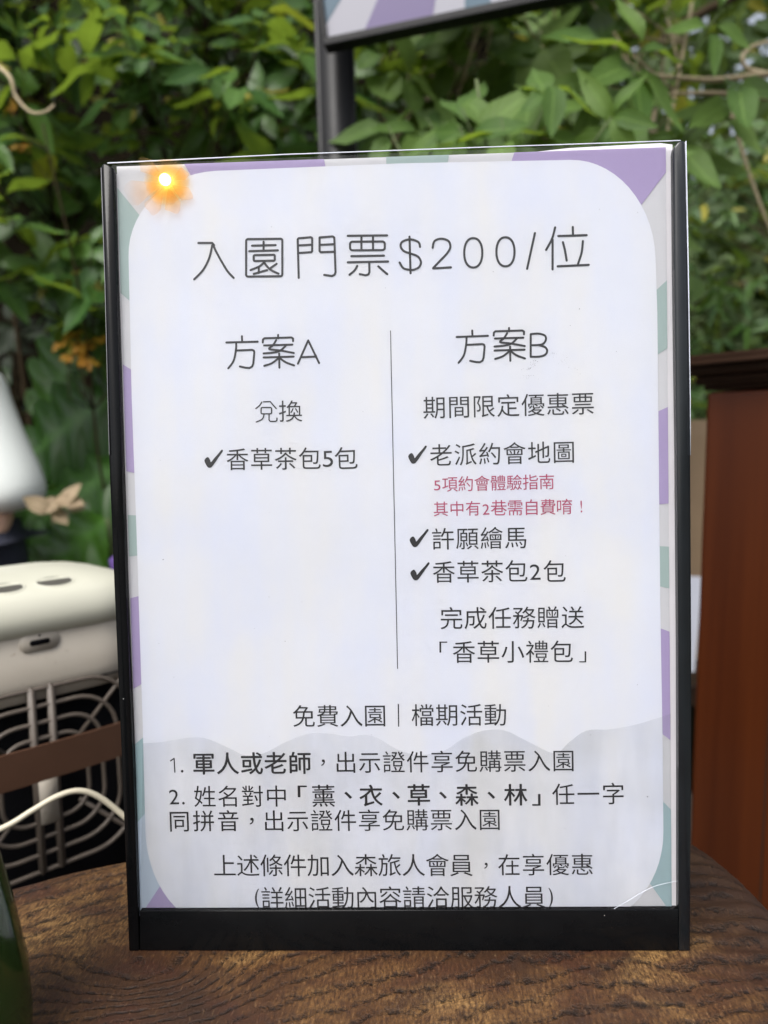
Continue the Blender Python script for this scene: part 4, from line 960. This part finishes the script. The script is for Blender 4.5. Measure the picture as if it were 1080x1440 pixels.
b6 = branch('pale hooked dead vine at the upper left edge', [(-60, 60, 1.05), (8, 102, 1.0), (22, 135, 1.0), (42, 157, 1.0), (62, 158, 1.0), (76, 148, 1.01)], .0028)
b7 = branch('bare twig behind the pale leaves left of centre', [(520, 205, 1.5), (556, 195, 1.45), (600, 118, 1.5), (640, 95, 1.5), (690, 88, 1.55)], .0040)

# ---- split-leaf philodendron at the left
phil = empty('split_leaf_plant', (-.75, 1.35, 0), label='large dark split leaf plant at the left between shirt and sign holder', cat='plant')
def big_leaf(c, d, n_, L, W):
    d = np.array(d, float); Bm = basis(d, np.array(n_, float)); vs_ = []; fs_ = []; uv = []
    NY, NX = 40, 12; nl = 4.6
    for j in range(NY+1):
        y = j/NY
        for i in range(NX+1):
            x = -1+2*i/NX; side = abs(x)
            wave = math.sin(2*math.pi*nl*y+1.0); notch = 1-.30*max(0, -wave)**2.0
            wd = W*(math.sin(math.pi*(.06+.94*y**.85))**.62)*(1-.15*y)*notch if y < 1 else .002
            px_ = x*wd; py_ = y*L+.42*side*wd*(1-y*.6)
            z_ = .013*wave*side**.7*(1-.3*side)-.35*(px_**2)/W+.03*side*W-.14*L*y*y
            vs_.append((px_, py_, z_)); uv.append((x*.5, .3, 0))
    for j in range(NY):
        for i in range(NX): a = j*(NX+1)+i; fs_.append((a, a+1, a+NX+2, a+NX+1))
    v = np.array(vs_) @ Bm.T+np.array(c)-np.array([-.75, 1.35, 0])
    me = bpy.data.meshes.new('leaf'); me.from_pydata(v.tolist(), [], fs_); me.update()
    at_ = me.attributes.new('leafuv', 'FLOAT_VECTOR', 'POINT'); at_.data.foreach_set('vector', np.array(uv, np.float32).ravel())
    me.materials.append(M['leaf_dark2']); me.polygons.foreach_set('use_smooth', [True]*len(me.polygons))
    o_ = link(bpy.data.objects.new('leaf', me)); o_.parent = phil
    tube('leaf_stalk', spline([V((0, 0, .0)), V((c[0]+.75, c[1]-1.35+.1, c[2]*.5)), V((c[0]+.75, c[1]-1.35, c[2]))], 6), .006, M['vine'], phil, 6)
M['leaf_dark2'] = leafmat('deep_green_glossy_leaf', (.022, .075, .008), (.045, .125, .014), .28, .36)
for (x, y, dpt, d, n_, L, W) in ((178, 545, 1.62, (-.8, .05, -.40), (.1, -.9, .55), .31, .17), (190, 640, 1.56, (-.75, -.05, -.42), (0, -.75, .75), .30, .16), (60, 600, 1.75, (.3, .0, .75), (-.1, -.8, .5), .30, .15), (150, 730, 1.5, (-.6, -.1, -.5), (0, -.8, .6), .28, .14), (20, 700, 1.6, (.6, .0, -.5), (0, -.8, .6), .28, .14), (200, 600, 1.8, (.1, .0, .75), (0, -.9, .5), .30, .15)):
    big_leaf(at(x, y, dpt), d, n_, L, W)
# orange blossoms and a dry leaf
fl_t = [np.array(at(x, y, 1.42)) for x, y in ((85, 480), (105, 470), (125, 482), (95, 500), (120, 503), (140, 475), (110, 487), (14, 150), (30, 205))]
foliage('flowering_shrub', 'small shrub with orange blossoms left of the sign holder', 'shrub', fl_t, 'oval', .022, M['leaf_orange'], [(-.6, 1.5, 0)], M['bark'], per_tip=(5, 8), stemr=.004)
dl = at(78, 712, 1.22); v, f, uv = LM['oval']
for q in range(7):
    Bm = basis(np.array([math.cos(q*1.1), -.3+.2*math.sin(q*2.), math.sin(q*1.1)*.7]), np.array([.4*math.sin(q*3.1), -.7, .6+.3*math.cos(q)]))*(.052-.003*q)
    me = leaf_data('oval', M['leaf_dry'])
    if q == 0: dry = empty('dry_leaf_cluster', dl, label='crumpled beige dry leaf among the dark plants above the cream fan', cat='leaf')
    o_ = link(bpy.data.objects.new('dead_leaf', me)); o_.parent = dry
    o_.matrix_local = Matrix([[Bm[r_, c_] for c_ in range(3)]+[(.012*math.sin(q*2.3), .003*q, .010*math.cos(q*1.7))[r_]] for r_ in range(3)]+[[0, 0, 0, 1]])
